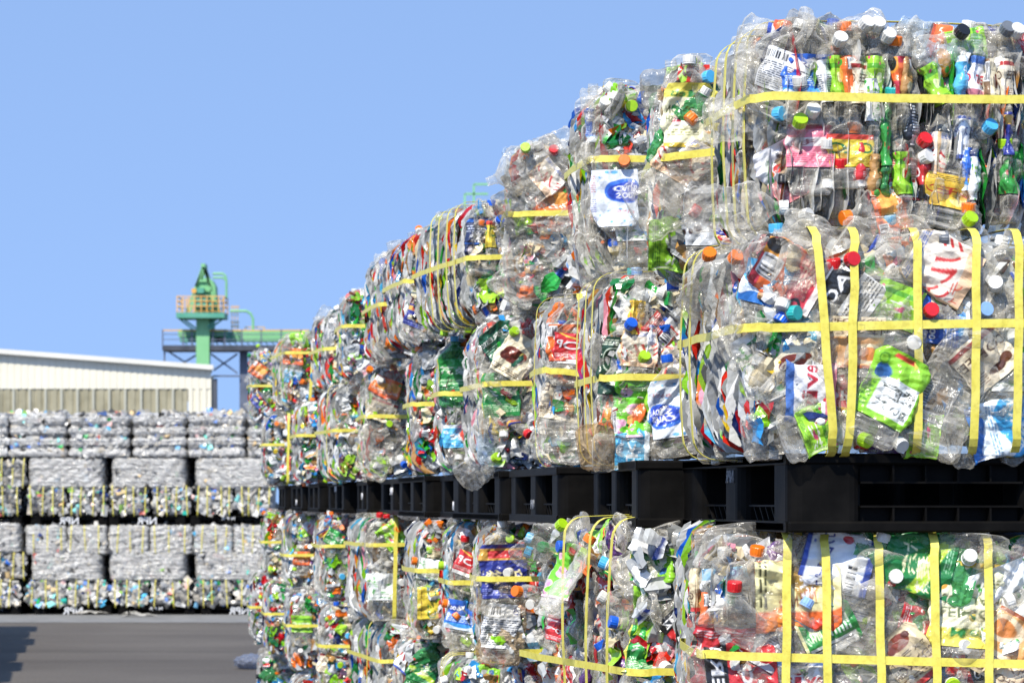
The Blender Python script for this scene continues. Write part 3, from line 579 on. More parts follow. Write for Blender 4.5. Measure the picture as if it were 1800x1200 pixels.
H_M1 = [(1385, 480, 150, 'fire', '900', None, 'b'), (1372, 545, 250, None, '500', 'white', 'c', 'clear', .012), (1491, 512, 145, 'boss', '500', None, 'b'), (1466, 452, 100, None, '500', 'red', 'c'), (1652, 460, 150, 'redwhite', '900', None, 'b'), (1658, 553, 175, 'blue', '900', None, 'f'),
 (1392, 550, 0, None, '500', 'teal', 'n'), (1504, 606, 268, 'cafeole', '900', None, 'f'), (1567, 678, 62, 'greenpouch', '900', None, 'b', 'clear', -.012), (1634, 734, 70, 'fineprint', '500', None, 'f'), (1770, 752, 15, 'aqua', '900', None, 'b'), (1728, 628, 130, 'milktea', '900', None, 'f'),
 (1354, 632, 120, 'whitegreen', '900', None, 'b'), (1422, 692, 180, 'evian', '900', None, 'f', 'clear', .005), (1517, 772, 330, None, '500', 'lime', 'n'), (1580, 778, 300, None, '500', 'white', 'n'), (1440, 765, 20, 'lime', '280', None, 'f'), (1625, 785, 170, 'lime', '280', None, 'f'),
 (1578, 532, 70, 'lime', '500', None, 'f'), (1303, 420, 175, None, '500', 'black', 'c'), (1258, 446, 90, None, '500', 'orange', 'n'), (1304, 450, 60, None, '500', 'orange', 'n'), (1672, 418, 0, None, '500', 'grey', 'c'), (1640, 640, 80, None, '2l', None, 'f'), (1680, 700, 60, None, '2l', None, 'f', 'clear', 0),
 (1560, 440, 85, None, '2l', None, 'f', 'clear', 0), (1440, 440, 120, None, '2l', None, 'f', 'clear', .005), (1336, 450, 75, 'aqua', '500', None, 'f'), (1530, 590, 20, 'nutri', '500', None, 'f', 'clear', .02), (1405, 630, 100, 'beans', '500', None, 'f', 'clear', .02), (1700, 500, 100, None, '900', None, 'f'), (1760, 470, 80, None, '2l', None, 'f'),
 (1785, 620, 90, 'whitegreen', '900', None, 'b'), (1342, 575, 30, 'cocoa', '500', None, 'f', 'clear', .02), (1400, 755, 10, None, '500', None, 'f', 'clear', .03), (1575, 625, 40, 'nutri', '500', None, 'f', 'clear', .022), (1700, 620, 110, None, '500', None, 'f'), (1415, 590, 10, 'skyblue', '500', None, 'f', 'clear', .025),
 (1755, 560, 100, None, '500', 'white', 'c'), (1560, 755, 0, 'purple', '500', None, 'f', 'clear', .03)]
H_L1 = [(1258, 960, 90, None, '500', 'white', 'c'), (1282, 978, 80, None, '500', None, 'n'), (1333, 957, 85, None, '500', 'orange', 'c'), (1290, 1017, 88, 'coke', '2l', 'red', 'c', 'clear', 0), (1252, 1022, 95, 'ulong', '500', None, 'f'), (1408, 1046, 2, 'fanta', '2l', None, 'b', 'clear', .0),
 (1468, 985, 165, 'whiteblue', '900', None, 'b'), (1526, 1004, 75, 'script', '900', 'white', 'f'), (1610, 992, 165, 'greenfoil', '900', None, 'b', 'green'), (1616, 1018, 30, None, '500', 'pale', 'c'), (1583, 1021, 350, None, '500', 'white', 'c'), (1459, 1104, 25, 'barcode', '500', None, 'b'),
 (1378, 1132, 60, 'greycan', '500', 'pale', 'b'), (1597, 1150, 130, 'georgia', '500', None, 'b'), (1700, 1062, 265, 'lemon', '2l', None, 'b', 'clear', .0), (1718, 1097, 20, 'yellow', '280', None, 'f'), (1676, 1150, 60, 'aqua', '500', None, 'f'), (1690, 1137, 10, None, '500', 'white', 'n'), (1772, 1135, 60, 'cafeole', '900', None, 'b'),
 (1774, 1000, 110, 'whitegreen', '2l', None, 'b'), (1308, 1180, 5, 'zero', '900', None, 'b'), (1405, 1190, 90, 'evian', '500', None, 'f'), (1345, 990, 60, None, '900', None, 'f', 'clear', 0), (1565, 1060, 115, None, '2l', None, 'f', 'clear', .0), (1510, 1120, 70, None, '2l', None, 'f', 'clear', .005), (1655, 1000, 80, 'greenfoil', '500', None, 'f', 'green', .02),
 (1330, 1130, 88, None, '900', None, 'f', 'grey'), (1430, 1150, 40, 'nutri', '500', None, 'f', 'clear', .02), (1250, 1075, 92, 'orange', 'slim', None, 'e'), (1238, 1000, 90, 'georgia', 'slim', None, 'e'), (1745, 1080, 200, None, '900', None, 'f'), (1560, 960, 10, None, '900', None, 'f', 'green', .02), (1640, 1100, 88, None, '900', None, 'f'), (1765, 1060, 200, None, '500', 'white', 'c'), (1490, 1050, 10, None, '900', None, 'f', 'clear', .01)]
F4 = lambda *z: tuple(('h', a, b) for a, b in (z,))
D_ = dict
bale(1345, 1258, 6.03, .45, 2.146, 2.565, 'big sunlit bale of upright crushed bottles at the top right, level yellow band across it', 1, W=.62, n_front=44, n_side=16, n_top=22, front='edge', show=.56, heroes=H_T1, straps=(('h', .262, .268, .03), ('y', .1, .09), ('y', .19, .2), ('y', .29, .27), ('y', .38, .4)))
bale(1312, 1197, 5.96, .72, 1.714, 2.146, 'bale with five upright yellow bands and a lime green pouch, resting on the nearest pallet', 2, W=1.05, n_front=56, n_side=26, show=.6, heroes=H_M1, straps=(('h', .24, .262), ('x', .135, .17), ('x', .212, .2), ('x', .335, .338), ('x', .455, .45), ('x', .54, .535), ('x', .7, .7), ('y', .5, .5), ('y', .6, .62)))
bale(1236, 1205, 6.06, .5, 1.085, 1.553, 'bale holding a cola bottle with a red cap, under the nearest pallet', 3, W=1.05, n_front=56, n_side=18, show=.66, heroes=H_L1, straps=(('h', .232, .2), ('x', .165, .16), ('x', .24, .245), ('x', .345, .35), ('x', .455, .46), ('x', .56, .565), ('x', .75, .75)))
ROW = [
 (1206, 1182, 6.63, .5, 1.085, 1.58, 'shaded bale just behind the one with the cola bottle, under the nearest pallets', (), D_(n_front=0, n_side=0, show=.3, W=1.1)),
 # xc, xf, Y, D, z0, z1, label, straps, extra
 (1166, 1136, 6.72, .46, 2.12, 2.59, 'top bale with a lemon label and red cap, left of the tallest corner bale', (('h', .25, .3),), D_(heroes=[(1212, 165, 90, 'lemon', '900', 'white', 'b'), (1214, 365, 150, None, '500', 'red', 'c'), (1208, 215, 225, None, '900', 'orange', 'c'), (1195, 430, 0, 'lime', '900', None, 'b', 'clear'), (1165, 140, 80, None, '900', None, 'f'), (1245, 150, 60, None, '500', 'white', 'c', 'green'), (1215, 320, 30, None, '2l', None, 'f', 'clear', 0), (1205, 275, 60, 'redwhite', '900', None, 'f'), (1190, 140, 95, 'fire', '500', None, 'e'), (1250, 380, 90, 'greycan', '900', None, 'b')], show=.22, n_front=14, n_top=8)),
 (1050, 997, 7.56, .47, 2.18, 2.655, 'top bale with an upside down blue capped soda bottle, a level band above it', (('h', .28, .275),), D_(heroes=[(1074, 352, 272, 'soda', '900', None, 'b', 'clear', -.02), (1070, 436, 272, None, '900', 'blue', 'c'), (1118, 335, 30, None, '500', 'green', 'c'), (1060, 158, 85, None, '500', 'white', 'c'), (1088, 160, 70, None, '500', 'white', 'c'), (1066, 182, 80, None, '500', 'white', 'n'), (1095, 215, 60, None, '900', None, 'f'), (1053, 210, 90, 'blue', '500', None, 'e'), (1118, 445, 10, None, '2l', None, 'f'), (1120, 390, 92, 'whitegreen', '500', None, 'f')], show=.22, n_front=12, n_top=8)),
 (895, 889, 9.03, .5, 2.2, 2.68, 'top bale with grey crumpled bottles and white caps, a level yellow band round its middle', (('h', .26, .265),), D_(heroes=[(905, 282, 190, None, '500', 'white', 'c'), (940, 290, 200, None, '2l', None, 'f', 'clear', 0), (908, 264, 100, None, '500', 'orange', 'c'), (944, 250, 120, None, '500', 'white', 'c'), (900, 325, 170, None, '500', 'white', 'c'), (955, 340, 30, None, '2l', None, 'f', 'grey', 0), (970, 350, 90, 'orange', '500', None, 'f'), (965, 310, 40, 'redwhite', '500', None, 'f'), (918, 515, 265, None, '500', 'orange', 'c'), (935, 470, 60, None, '2l', None, 'f', 'clear', .01), (920, 440, 100, None, '2l', None, 'f')], show=.26, n_front=16, n_top=8)),
 (828, 727, 9.9, .92, 2.2, 2.59, 'long top bale with four curved upright yellow bands on its left side', (('h', .2, .22), ('y', .18, .14), ('y', .3, .26), ('y', .43, .4), ('y', .56, .52)), D_(heroes=[(823, 382, 88, None, '500', 'orange', 'c'), (823, 425, 88, 'milktea', '500', None, 'f'), (850, 412, 90, 'navy', '900', None, 'b'), (868, 365, 90, 'yellow', 'slim', 'blue', 'e')], show=.24, n_front=14, n_side=34, n_top=4)),
 (672, 640, 12.55, .7, 2.2, 2.64, 'top bale of thin upright slivers, sixth back along the roofline of the stack', (('h', .22, .22),), {}),
 (716, 676, 11.5, .62, 2.2, 2.63, 'top bale of thin upright slivers just behind the one with four curved bands', (('h', .24, .25),), D_(heroes=[(700, 560, 70, 'navygold', '500', None, 'f')])),
 (606, 592, 14.3, .6, 2.19, 2.6, 'top bale with a short level band, just before the two lower far top bales', (('h', .24, .24),), {}),
 (574, 546, 15.4, .7, 2.18, 2.57, 'far top bale with a pale cap on its rim, behind a slightly taller one', (('h', .2, .2),), {}),
 (502, 478, 17.7, .9, 2.17, 2.58, 'far top bale with a bright lime pouch on its rim and orange label', (('h', .3, .3), ('y', .1, .1), ('x', .16, .14)), D_(heroes=[(528, 577, 20, 'lime', '900', None, 'b'), (516, 625, 85, 'orange', '900', None, 'b'), (512, 660, 80, 'skyblue', '500', None, 'f')], show=.4, n_front=20)),
 (441, 437, 21.1, .6, 2.165, 2.65, 'farthest top bale at the left end of the stack against the blue sky', (('h', .24, .24),), D_(show=.4, n_front=22, n_top=8, heroes=[(455, 650, 60, 'orange', '900', None, 'f'), (455, 705, 40, 'navygold', '500', None, 'f')])),
 (1065, 1016, 7.43, .5, 1.716, 2.17, 'shaded middle bale with a blue capped soda bottle and a pink flecked green label', (('h', .2, .205), ('y', .12, .1), ('y', .25, .22), ('y', .38, .36)), D_(heroes=[(1180, 748, 97, 'soda', '900', 'blue', 'b', 'clear', -.02), (1120, 715, 92, 'sakura', '900', None, 'b'), (1090, 640, 85, 'darkgreen', '900', 'white', 'b', 'clear', 0), (1068, 570, 88, None, '500', 'white', 'c'), (1092, 590, 90, None, '500', 'orange', 'c'), (1107, 572, 60, None, '500', 'blue', 'n'), (1136, 572, 88, None, '500', 'red', 'c'), (1125, 610, 85, 'redwhite', 'slim', None, 'f'), (1125, 520, 88, 'yellowjp', '500', None, 'e'), (1150, 600, 80, 'whiteblue', 'slim', None, 'e'), (1131, 630, 70, None, '500', 'lime', 'n'), (1150, 690, 90, 'lime', 'slim', None, 'e'), (1075, 770, 250, 'orange', '500', None, 'f'), (1115, 800, 0, 'skyblue', '500', None, 'f'), (1105, 775, 10, None, '900', None, 'f', 'brown'), (1090, 700, 88, None, '500', None, 'f', 'green')], show=.3, n_front=18)),
 (962, 938, 8.42, .5, 1.716, 2.18, 'middle bale crossed by a sagging yellow band, between coffee label and shaded soda bottle', (('h', .26, .2), ('x', .09, .14), ('y', .2, .2)), D_(heroes=[(975, 690, 80, 'milktea', '900', None, 'b'), (980, 560, 88, None, '500', 'blue', 'c'), (1005, 610, 85, 'red', '500', None, 'f'), (985, 760, 80, None, '2l', None, 'f', 'clear', 0), (1000, 540, 90, 'orange', '900', None, 'f'), (985, 590, 90, 'nutri', '500', None, 'f')], show=.26, n_front=15)),
 (856, 813, 9.55, .6, 1.716, 2.2, 'middle bale with a dark green espresso label above a level yellow band', (('h', .265, .275),), D_(heroes=[(884, 590, 130, 'espresso', '900', None, 'b'), (908, 625, 60, 'beans', '900', None, 'b', 'clear', -.01), (872, 805, 40, None, '500', 'lime', 'n'), (886, 770, 265, None, '500', 'white', 'c'), (880, 690, 95, 'greentea', '900', None, 'b'), (872, 735, 0, 'yellow', '280', None, 'f'), (905, 700, 60, None, '2l', None, 'f'), (890, 560, 60, None, '2l', None, 'f')], show=.28, n_front=16)),
 (777, 764, 10.7, .5, 1.716, 2.19, 'middle bale with a green bottle and white caps, left of the espresso label', (('h', .275, .275),), D_(heroes=[(797, 640, 90, 'greentea', '900', 'sky', 'b', 'green'), (805, 765, 92, 'skyblue', '500', None, 'f'), (806, 810, 265, None, '500', 'white', 'c')], show=.24)),
 (728, 713, 11.55, .45, 1.716, 2.19, 'narrow middle bale with a level band, left of the green bottle bale', (('h', .265, .26),), D_(show=.24)),
 (646, 630, 13.2, .7, 1.716, 2.2, 'middle bale with orange labels at its top and clear squashed bottles below', (('h', .265, .26),), D_(heroes=[(650, 650, 60, None, '500', 'orange', 'n'), (672, 645, 60, 'orange', '500', 'orange', 'f'), (685, 670, 70, 'orange', '500', None, 'f'), (672, 720, 70, 'milktea', '900', None, 'f'), (668, 670, 60, None, '500', 'white', 'n'), (672, 760, 30, None, '2l', None, 'f'), (675, 790, 60, None, '2l', None, 'f')], show=.3, n_front=18)),
 (590, 556, 14.8, .8, 1.716, 2.18, 'middle bale with a slanting band, just behind the one with orange labels', (('h', .24, .24), ('y', .2, .2)), D_(show=.3)),
 (525, 512, 16.9, .8, 1.716, 2.17, 'middle bale near the far end with colourful slivers and a level band', (('h', .26, .26),), D_(show=.36, n_front=18)),
 (464, 460, 19.7, .7, 1.716, 2.17, 'farthest middle bale with one upright band on its right half', (('h', .26, .26), ('x', .16, .15)), D_(show=.4, n_front=20)),
 (1118, 916, 6.98, .95, 1.09, 1.572, 'long bale turned with its side to the viewer under the pallets, three bent upright bands', (('h', .14, .14), ('y', .3, .33), ('y', .13, .17), ('y', .52, .5)), D_(heroes=[(1000, 960, 75, 'sakura', '900', None, 'b'), (1060, 940, 60, None, '500', 'orange', 'c'), (1000, 925, 60, None, '500', 'lime', 'n')], side='flat', show=.22, n_side=76)),
 (845, 832, 9.6, .5, 1.1, 1.55, 'bale under the pallets with a navy and gold bottle label above a level band', (('h', .275, .28),), D_(heroes=[(885, 990, 92, 'navygold', '2l', 'white', 'b', 'clear', 0), (895, 1005, 200, None, '500', 'white', 'n'), (880, 1115, 85, 'nutri', '900', None, 'b'), (875, 920, 80, None, '2l', None, 'f'), (885, 1150, 85, None, '2l', None, 'f', 'brown'), (915, 950, 88, None, '500', 'red', 'c')], show=.26, n_front=16)),
 (792, 776, 10.5, .5, 1.1, 1.55, 'bale under the pallets with red and green caps left of the navy label', (('h', .24, .225), ('x', .095, .09)), D_(heroes=[(818, 940, 85, None, '500', 'red', 'c'), (825, 990, 70, 'red', '500', None, 'f'), (800, 1000, 110, None, '500', 'green', 'c'), (812, 1090, 80, 'blue', '900', None, 'f')], show=.24)),
 (737, 711, 11.35, .6, 1.1, 1.55, 'bale under the pallets with a yellow label low on its front', (('h', .26, .25),), D_(heroes=[(750, 1060, 0, 'yellow', '900', None, 'b'), (758, 1000, 80, 'whitegreen', '500', None, 'f'), (745, 960, 88, None, '500', 'lime', 'c', 'green'), (770, 1105, 200, None, '500', 'white', 'n'), (750, 1090, 85, None, '2l', None, 'f')], show=.24)),
 (651, 607, 13.1, .75, 1.1, 1.55, 'bale under the pallets with one upright band crossing a rising band', (('h', .33, .33), ('x', .11, .1)), D_(heroes=[(668, 990, 90, None, '500', 'white', 'c'), (684, 985, 90, None, '500', 'white', 'c'), (675, 1030, 90, 'whitegreen', '2l', None, 'f'), (665, 915, 85, None, '500', 'white', 'c'), (690, 930, 40, 'lime', '900', None, 'f'), (648, 900, 90, None, '500', 'red', 'c')], show=.26)),
 (568, 551, 15.4, .7, 1.11, 1.55, 'bale under the pallets with a blue pouch at its top corner', (('h', .28, .29),), D_(heroes=[(582, 915, 120, 'navygold', '900', None, 'b'), (588, 945, 60, 'greentea', '500', None, 'f'), (575, 1010, 60, None, '2l', None, 'f')], show=.3)),
 (503, 495, 17.9, .7, 1.11, 1.55, 'bale under the pallets second from the far end, orange label on its right', (('h', .19, .19),), D_(heroes=[(530, 980, 88, 'orange', '500', None, 'b')], show=.36, n_front=18)),
 (463, 459, 19.9, .7, 1.11, 1.55, 'farthest bale in the layer under the pallets, white labels and a blue cap', (('h', .24, .24),), D_(show=.4, n_front=20)),
 (1000, 900, 8.4, .9, .63, 1.09, 'bale of clear bottles low in the stack below the three bent bands', (('h', .2, .2), ('y', .2, .2)), D_(side='flat', show=.3, n_side=40)),
 (790, 770, 10.3, .8, .63, 1.09, 'low bale with a dark green foil label beside a row of vertical yellow bands', (('h', .22, .22), ('y', .1, .1), ('y', .2, .2), ('y', .3, .3)), D_(show=.3, n_front=18)),
 (706, 690, 11.7, .6, .64, 1.09, 'low bale with a green foil label and white pouch, below the yellow label', (('h', .24, .24),), D_(heroes=[(745, 1160, 70, 'greenfoil', '900', None, 'b', 'green'), (725, 1150, 50, 'whiteblue', '900', None, 'f')], show=.26)),
 (672, 613, 13.0, 1.0, .64, 1.1, 'low bale with a band slanting down to the right, below the upright band', (('h', .3, .3), ('y', .3, .3)), D_(show=.2, n_side=36)),
 (564, 560, 15.2, .6, .65, 1.1, 'low bale with a torn white label under a level yellow band', (('h', .25, .25),), D_(heroes=[(580, 1165, 80, 'milktea', '900', None, 'b'), (572, 1080, 100, None, '500', 'orange', 'c')], show=.3)),
 (508, 500, 17.4, .7, .65, 1.1, 'low bale with a yellow green label below a level band', (('h', .26, .26),), D_(heroes=[(530, 1095, 88, 'lime', '900', None, 'b'), (528, 1145, 90, None, '500', 'white', 'n')], show=.4, n_front=20)),
 (468, 462, 19.2, .7, .65, 1.11, 'low bale of white and clear bottles second from the far end', (('h', .26, .26),), D_(show=.36, n_front=18)),
 (441, 438, 21.0, .8, .64, 1.12, 'low bale at the far left end of the stack beside the asphalt yard', (('h', .25, .25),), D_(show=.4, n_front=18)),
 (456, 452, 19.4, .8, .16, .64, 'bottom bale at the far left end by the grey plastic bag', (('h', .25, .25),), D_(show=.4, n_front=20)),
 (520, 508, 16.9, .9, .16, .64, 'bottom bale in the second place from the far left end', (('h', .25, .25),), D_(show=.36, n_front=18)),
 (612, 590, 14.3, .9, .16, .63, 'bottom bale below the low bale with the torn white label', (('h', .3, .3),), D_(show=.36)),
]
for i, (xc, xf, Y, D, z0, z1, lb, st, kw) in enumerate(ROW):
    far = Y > 10.6
    k = dict(n_front=18, n_side=20, show=.22, far=far, n_top=6 if z1 > 2.4 else 0); k.update(kw)
    bale(xc, xf, Y, D, z0, z1, lb, 100 + i, straps=st, **k)

# ------------------------------------------------------------------ pallets
def pallet_mesh():
    m = MB(); W = D = 1.1; h = .155
    def deck(z, t):
        for k in range(12):                                             # lattice of the deck
            m.box((W / 2, .05 + k * (D - .1) / 11, z), (W - .03, .03, t - .004), bev=.003)
        for k in range(3): m.box(((.075, W / 2, W - .075)[k], D / 2, z), (.15, D - .02, t - .002))
        for s in (0, 1):
            m.box((W / 2, .012 + s * (D - .024), z), (W - .008, .024, t), bev=.004); m.box((.012 + s * (W - .024), D / 2, z), (.024, D - .05, t), bev=.004)
    deck(h - .011, .022); deck(.011, .022)
    bx = [(0.004, .15), (.475, .15), (W - .154, .15)]
    for x0, w in bx:
        for y0, d in bx:
            r = bmesh.ops.create_cube(m.bm, size=1)
            bmesh.ops.transform(m.bm, matrix=Matrix.Translation((x0 + w / 2, y0 + d / 2, h / 2)) @ Matrix.Diagonal((w, d, h - .004, 1)), verts=r['verts'])
            es = [e for v in r['verts'] for e in v.link_edges if abs((e.verts[0].co - e.verts[1].co).z) > .05]
            bmesh.ops.bevel(m.bm, geom=list(set(es)), offset=.028, segments=4, affect='EDGES', profile=.5)
    for s in (0, 1):                                                    # ribbed lips above and below the wide openings
        for x0, x1 in ((.15, .478), (.622, .95)):
            for z, hh in ((.036, .03), (h - .04, .034)):
                m.box(((x0 + x1) / 2, .034 + s * (D - .068), z), (x1 - x0, .006, hh))
                m.box(((x0 + x1) / 2, .02 + s * (D - .04), z + (hh / 2 if z < .1 else -hh / 2)), (x1 - x0, .03, .004))
                for k in range(1, 5): m.box((x0 + (x1 - x0) * k / 5, .02 + s * (D - .04), z), (.004, .028, hh))
    for s in (0, 1):                                                    # slanting lattice low in the side openings
        for y0 in (.17, .64):
            for k in range(5): m.bar((.03 + s * (W - .06), y0 + k * .055, .02), (.03 + s * (W - .06), y0 + .04 + k * .055, .05), .004)
            m.box((.03 + s * (W - .06), y0 + .14, .052), (.012, .3, .004))
    return m.mesh('pallet', BLACK)
PAL = pallet_mesh()
def text_mesh(st, h, mat, mirror=True, sx=1., depth=.0012):
    c = bpy.data.curves.new('stamp', 'FONT'); c.body = st; c.size = h / .7; c.align_x = 'CENTER'; c.align_y = 'CENTER'; c.extrude = depth; c.offset = h * .025; c.resolution_u = 3
    o = bpy.data.objects.new('stamp', c); me = bpy.data.meshes.new_from_object(o); bpy.data.objects.remove(o); bpy.data.curves.remove(c)
    for v in me.vertices: v.co.x *= (-1 if mirror else 1) * sx
    me.materials.clear(); me.materials.append(mat); return me
ST_SIDE = text_mesh('NPR', .026, FADED, True, 1.1); ST_TALL = text_mesh('NPR', .03, STAMP, True, 1.5); ST_FRONT = text_mesh('NPR', .1, STAMP, True, 1.05); ST_SMALL = text_mesh('N P R', .045, STAMP, True, 1.2)
R90 = Matrix.Rotation(PI / 2, 4, 'X'); RS = Matrix.Rotation(-PI / 2, 4, 'Z') @ R90
def pallet(loc, yaw, label, group, stamps):
    e = obj('pallet', PAL); e.location = loc; e.rotation_euler = (0, 0, yaw)
    tag(e, label, 'pallet', group)
    for me, mt in stamps: obj('stamp', me, e, mt)
    return e
def pal_at(xc, Y, dyaw, label, stamps, dz=0):
    return pallet((*world_of(xc, Y)[:2], 1.557 + dz), PHI + math.radians(dyaw), label, 'black pallets between the layers of the near stack', stamps)
side_st = lambda me, z=.11: [(me, Matrix.Translation((.0025, .55, z)) @ RS)]
PAL_ROW = [(1383, 6.0, -.6, 'nearest black pallet, wide opening facing the viewer beneath the bale with the lime pouch', side_st(ST_SIDE, .112)),
 (1118, 7.05, -4.5, 'second black pallet from the near end, worn pale scuffs on its rounded corner', []),
 (979, 8.37, -1.5, 'third black pallet from the near end, under the bale with the espresso label', side_st(ST_SIDE, .05)),
 (878, 9.55, .5, 'set back black pallet in shade, fourth from the near end', []),
 (824, 10.3, -2, 'black pallet with upside down white letters on its block, fifth from the near end', [(ST_TALL, Matrix.Translation((.0025, .55, .045)) @ RS @ Matrix.Rotation(PI, 4, 'Z'))]),
 (747, 11.45, -1, 'black pallet with a rusty mark, sixth from the near end', []),
 (708, 12.3 + .3, -1, 'black pallet seventh from the near end', side_st(ST_TALL, .1)),
 (645, 13.8, -3, 'black pallet with a shiny torn tape on its block, eighth from the near end', side_st(ST_TALL, .08)),
 (603, 15.0, -1, 'black pallet with faint white letters, fourth from the far end', side_st(ST_TALL, .12)),
 (560, 16.2, -1.5, 'black pallet third from the far end of the near stack', []),
 (530, 17.4, -1, 'black pallet second from the far end of the near stack', side_st(ST_TALL, .05)),
 (500, 18.7, -2, 'farthest black pallet of the near stack, by the asphalt yard', [])]
for a in PAL_ROW: pal_at(*a)

# ------------------------------------------------------------------ the far stacks
YB = 43.5; KB = F / YB
def bx(px): return (px - 900) / KB
def bz(py): return EYE + (HZ - py) / KB
def filmwrap():
    m, nt, out = newmat('clear_stretch_film')
    tr = nt.nodes.new('ShaderNodeBsdfTransparent'); tr.inputs[0].default_value = (.9, .91, .92, 1)
    b = P(nt, Base_Color=(.56, .54, .5), Roughness=.16); b.inputs['Specular IOR Level'].default_value = .8
    tc = nt.nodes.new('ShaderNodeTexCoord'); mp = nt.nodes.new('ShaderNodeMapping'); mp.inputs['Scale'].default_value = (1.6, 1.6, 14); nt.links.new(tc.outputs['Object'], mp.inputs[0])
    n = nt.nodes.new('ShaderNodeTexNoise'); n.inputs['Scale'].default_value = 2.2; n.inputs['Detail'].default_value = 5; nt.links.new(mp.outputs[0], n.inputs['Vector']); bump(nt, b, n.outputs[0], .9, .04)
    mr = nt.nodes.new('ShaderNodeMapRange'); mr.inputs[1].default_value = .3; mr.inputs[2].default_value = .75; mr.inputs[3].default_value = .4; mr.inputs[4].default_value = .95; nt.links.new(n.outputs[0], mr.inputs[0])
    mx = nt.nodes.new('ShaderNodeMixShader'); nt.links.new(mr.outputs[0], mx.inputs[0]); nt.links.new(tr.outputs[0], mx.inputs[1]); nt.links.new(b.outputs[0], mx.inputs[2]); nt.links.new(mx.outputs[0], out.inputs[0]); return m
FILM = filmwrap()
FARPAL = [hx(c) for c in ('#a9a8a4', '#908f8c', '#c4c2bc', '#787876', '#b6b4ae', '#ccc6ba', '#6c6a66', '#a8a296', '#8a8680', '#54524e', '#3c3a38', '#b8ae9c', '#c4beb0')]
FARCOL = [hx(c) for c in ('#2fa85a', '#3a7ce0', '#c8685a', '#e0c08a', '#58b8e0', '#2fb3a0', '#26366e', '#7fb8d8', '#9ac860', '#e0b8b0', '#8fd8d0', '#6a8ac8')]
FARSCRAP = attr_mat('dusty_crushed_plastic', .3, .5, 25, .45)
def far_bale(x0, x1, y0, y1, label, seed, straps=0, film=False, D=1.1, colour=.12, layers=1, Y=YB, group='bales of the far stacks'):
    """x0..x1, y0..y1 in photo pixels at the distance of the far stacks"""
    k = F / Y; X0, X1 = (x0 - 900) / k, (x1 - 900) / k; Z0, Z1 = EYE + (HZ - y1) / k, EYE + (HZ - y0) / k
    r = np.random.RandomState(seed); W, H = X1 - X0, Z1 - Z0
    e = bpy.data.objects.new('plastic_bale', None); COL.objects.link(e); e.location = (X0, Y, Z0); tag(e, label, 'bale', group)
    V, Fq, C, n0 = [], [], [], 0
    dims = np.array([W, D, H]); nx = 26
    dirs = r.normal(size=(6, 3)); fr = np.geomspace(6, 30, 6); ph = r.rand(6) * 7
    g = np.linspace(-1, 1, nx + 1)
    def disp(p, nc=6):
        d = sum((2 * abs(((p @ dirs[i]) * fr[i] + ph[i]) % 1 - .5) - .5) * (6 / fr[i]) ** .6 for i in range(nc)) * .018
        if layers > 1: d = d - .075 * np.abs(np.cos(PI * layers * (p[..., 2] / H + .5))) ** 8
        return d
    def face(ax, sg, inset):
        nonlocal n0
        A, B = np.meshgrid(g, g, indexing='ij'); p = np.zeros((nx + 1, nx + 1, 3)); p[..., ax] = sg; p[..., (ax + 1) % 3] = A; p[..., (ax + 2) % 3] = B
        p = p / ((abs(p) ** 12).sum(-1) ** (1 / 12))[..., None]; nn = p / np.linalg.norm(p, axis=-1)[..., None]
        q = p * (dims / 2 - inset - np.array([.015, 0, 0])); q = q + nn * (disp(q, 2 if inset < 0 else 6) * (.75 if inset < 0 else 1) + (.014 * (r.rand(*q.shape[:2]) - .5) if inset < 0 else 0))[..., None] + dims / 2
        return q.reshape(-1, 3)
    for ax, sg in ((0, -1), (0, 1), (1, -1), (1, 1), (2, -1), (2, 1)):
        V.append(face(ax, sg, .02)); f = grid_faces(nx + 1, nx + 1, False, n0); Fq.append(f if sg > 0 else f[:, ::-1]); n0 += (nx + 1) ** 2
        t = r.rand((nx + 1) ** 2, 1); C.append(np.array(hx('#2c2c2b')) * (1 - t) + np.array(hx('#8c8b88')) * t)
    for _ in range(int((150 if film else 240) * W * H / .4)):                              # squashed bottles and labels: bent leaves of plastic standing out of the face
        x, z = W * (.07 + .86 * r.rand()), H * (.12 + .8 * r.rand()); s = r.uniform(.04, .09); a = r.rand() * 6.3; l = min(s * r.uniform(1., 2.6), .15)
        c = FARCOL[r.randint(len(FARCOL))] if r.rand() < colour else FARPAL[r.randint(len(FARPAL))]
        top = r.rand() < .1
        if layers > 1 and not top and abs(math.cos(PI * layers * z / H)) > .9: continue
        u = np.array([math.cos(a), r.uniform(-.5, .5), math.sin(a)]); w = np.array([-math.sin(a), r.uniform(-.6, .6), math.cos(a)])
        p = np.array([x, r.uniform(-.004, .03), z]) if not top else np.array([x, r.rand() * D * .6, H - .01])
        nn = np.array([0, -1., 0]) if not top else np.array([0, -.3, 1.])
        for i in range(4):
            for j in range(3): V.append((p + u * (i / 3 - .5) * l + w * (j / 2 - .5) * s + nn * (.012 * (j == 1) + .01 * r.rand()))[None]); C.append(np.array([c]))
        Fq.append(grid_faces(4, 3, False, n0)); n0 += 12
    o = obj('crushed_plastic', mk_mesh('crushed_plastic', np.concatenate(V), np.concatenate(Fq), [FARSCRAP], cols=np.concatenate(C) * r.uniform(.78, 1.12)), e); o['kind'] = 'stuff'
    S = Shape(W, D, H, .06, .05); R = random.Random(seed)
    for i in range(straps):
        x = W * (i + .5 + R.uniform(-.25, .25)) / straps; strap(e, S, 'x', x, x + R.uniform(-.025, .025), R, w=.012, off=.03)
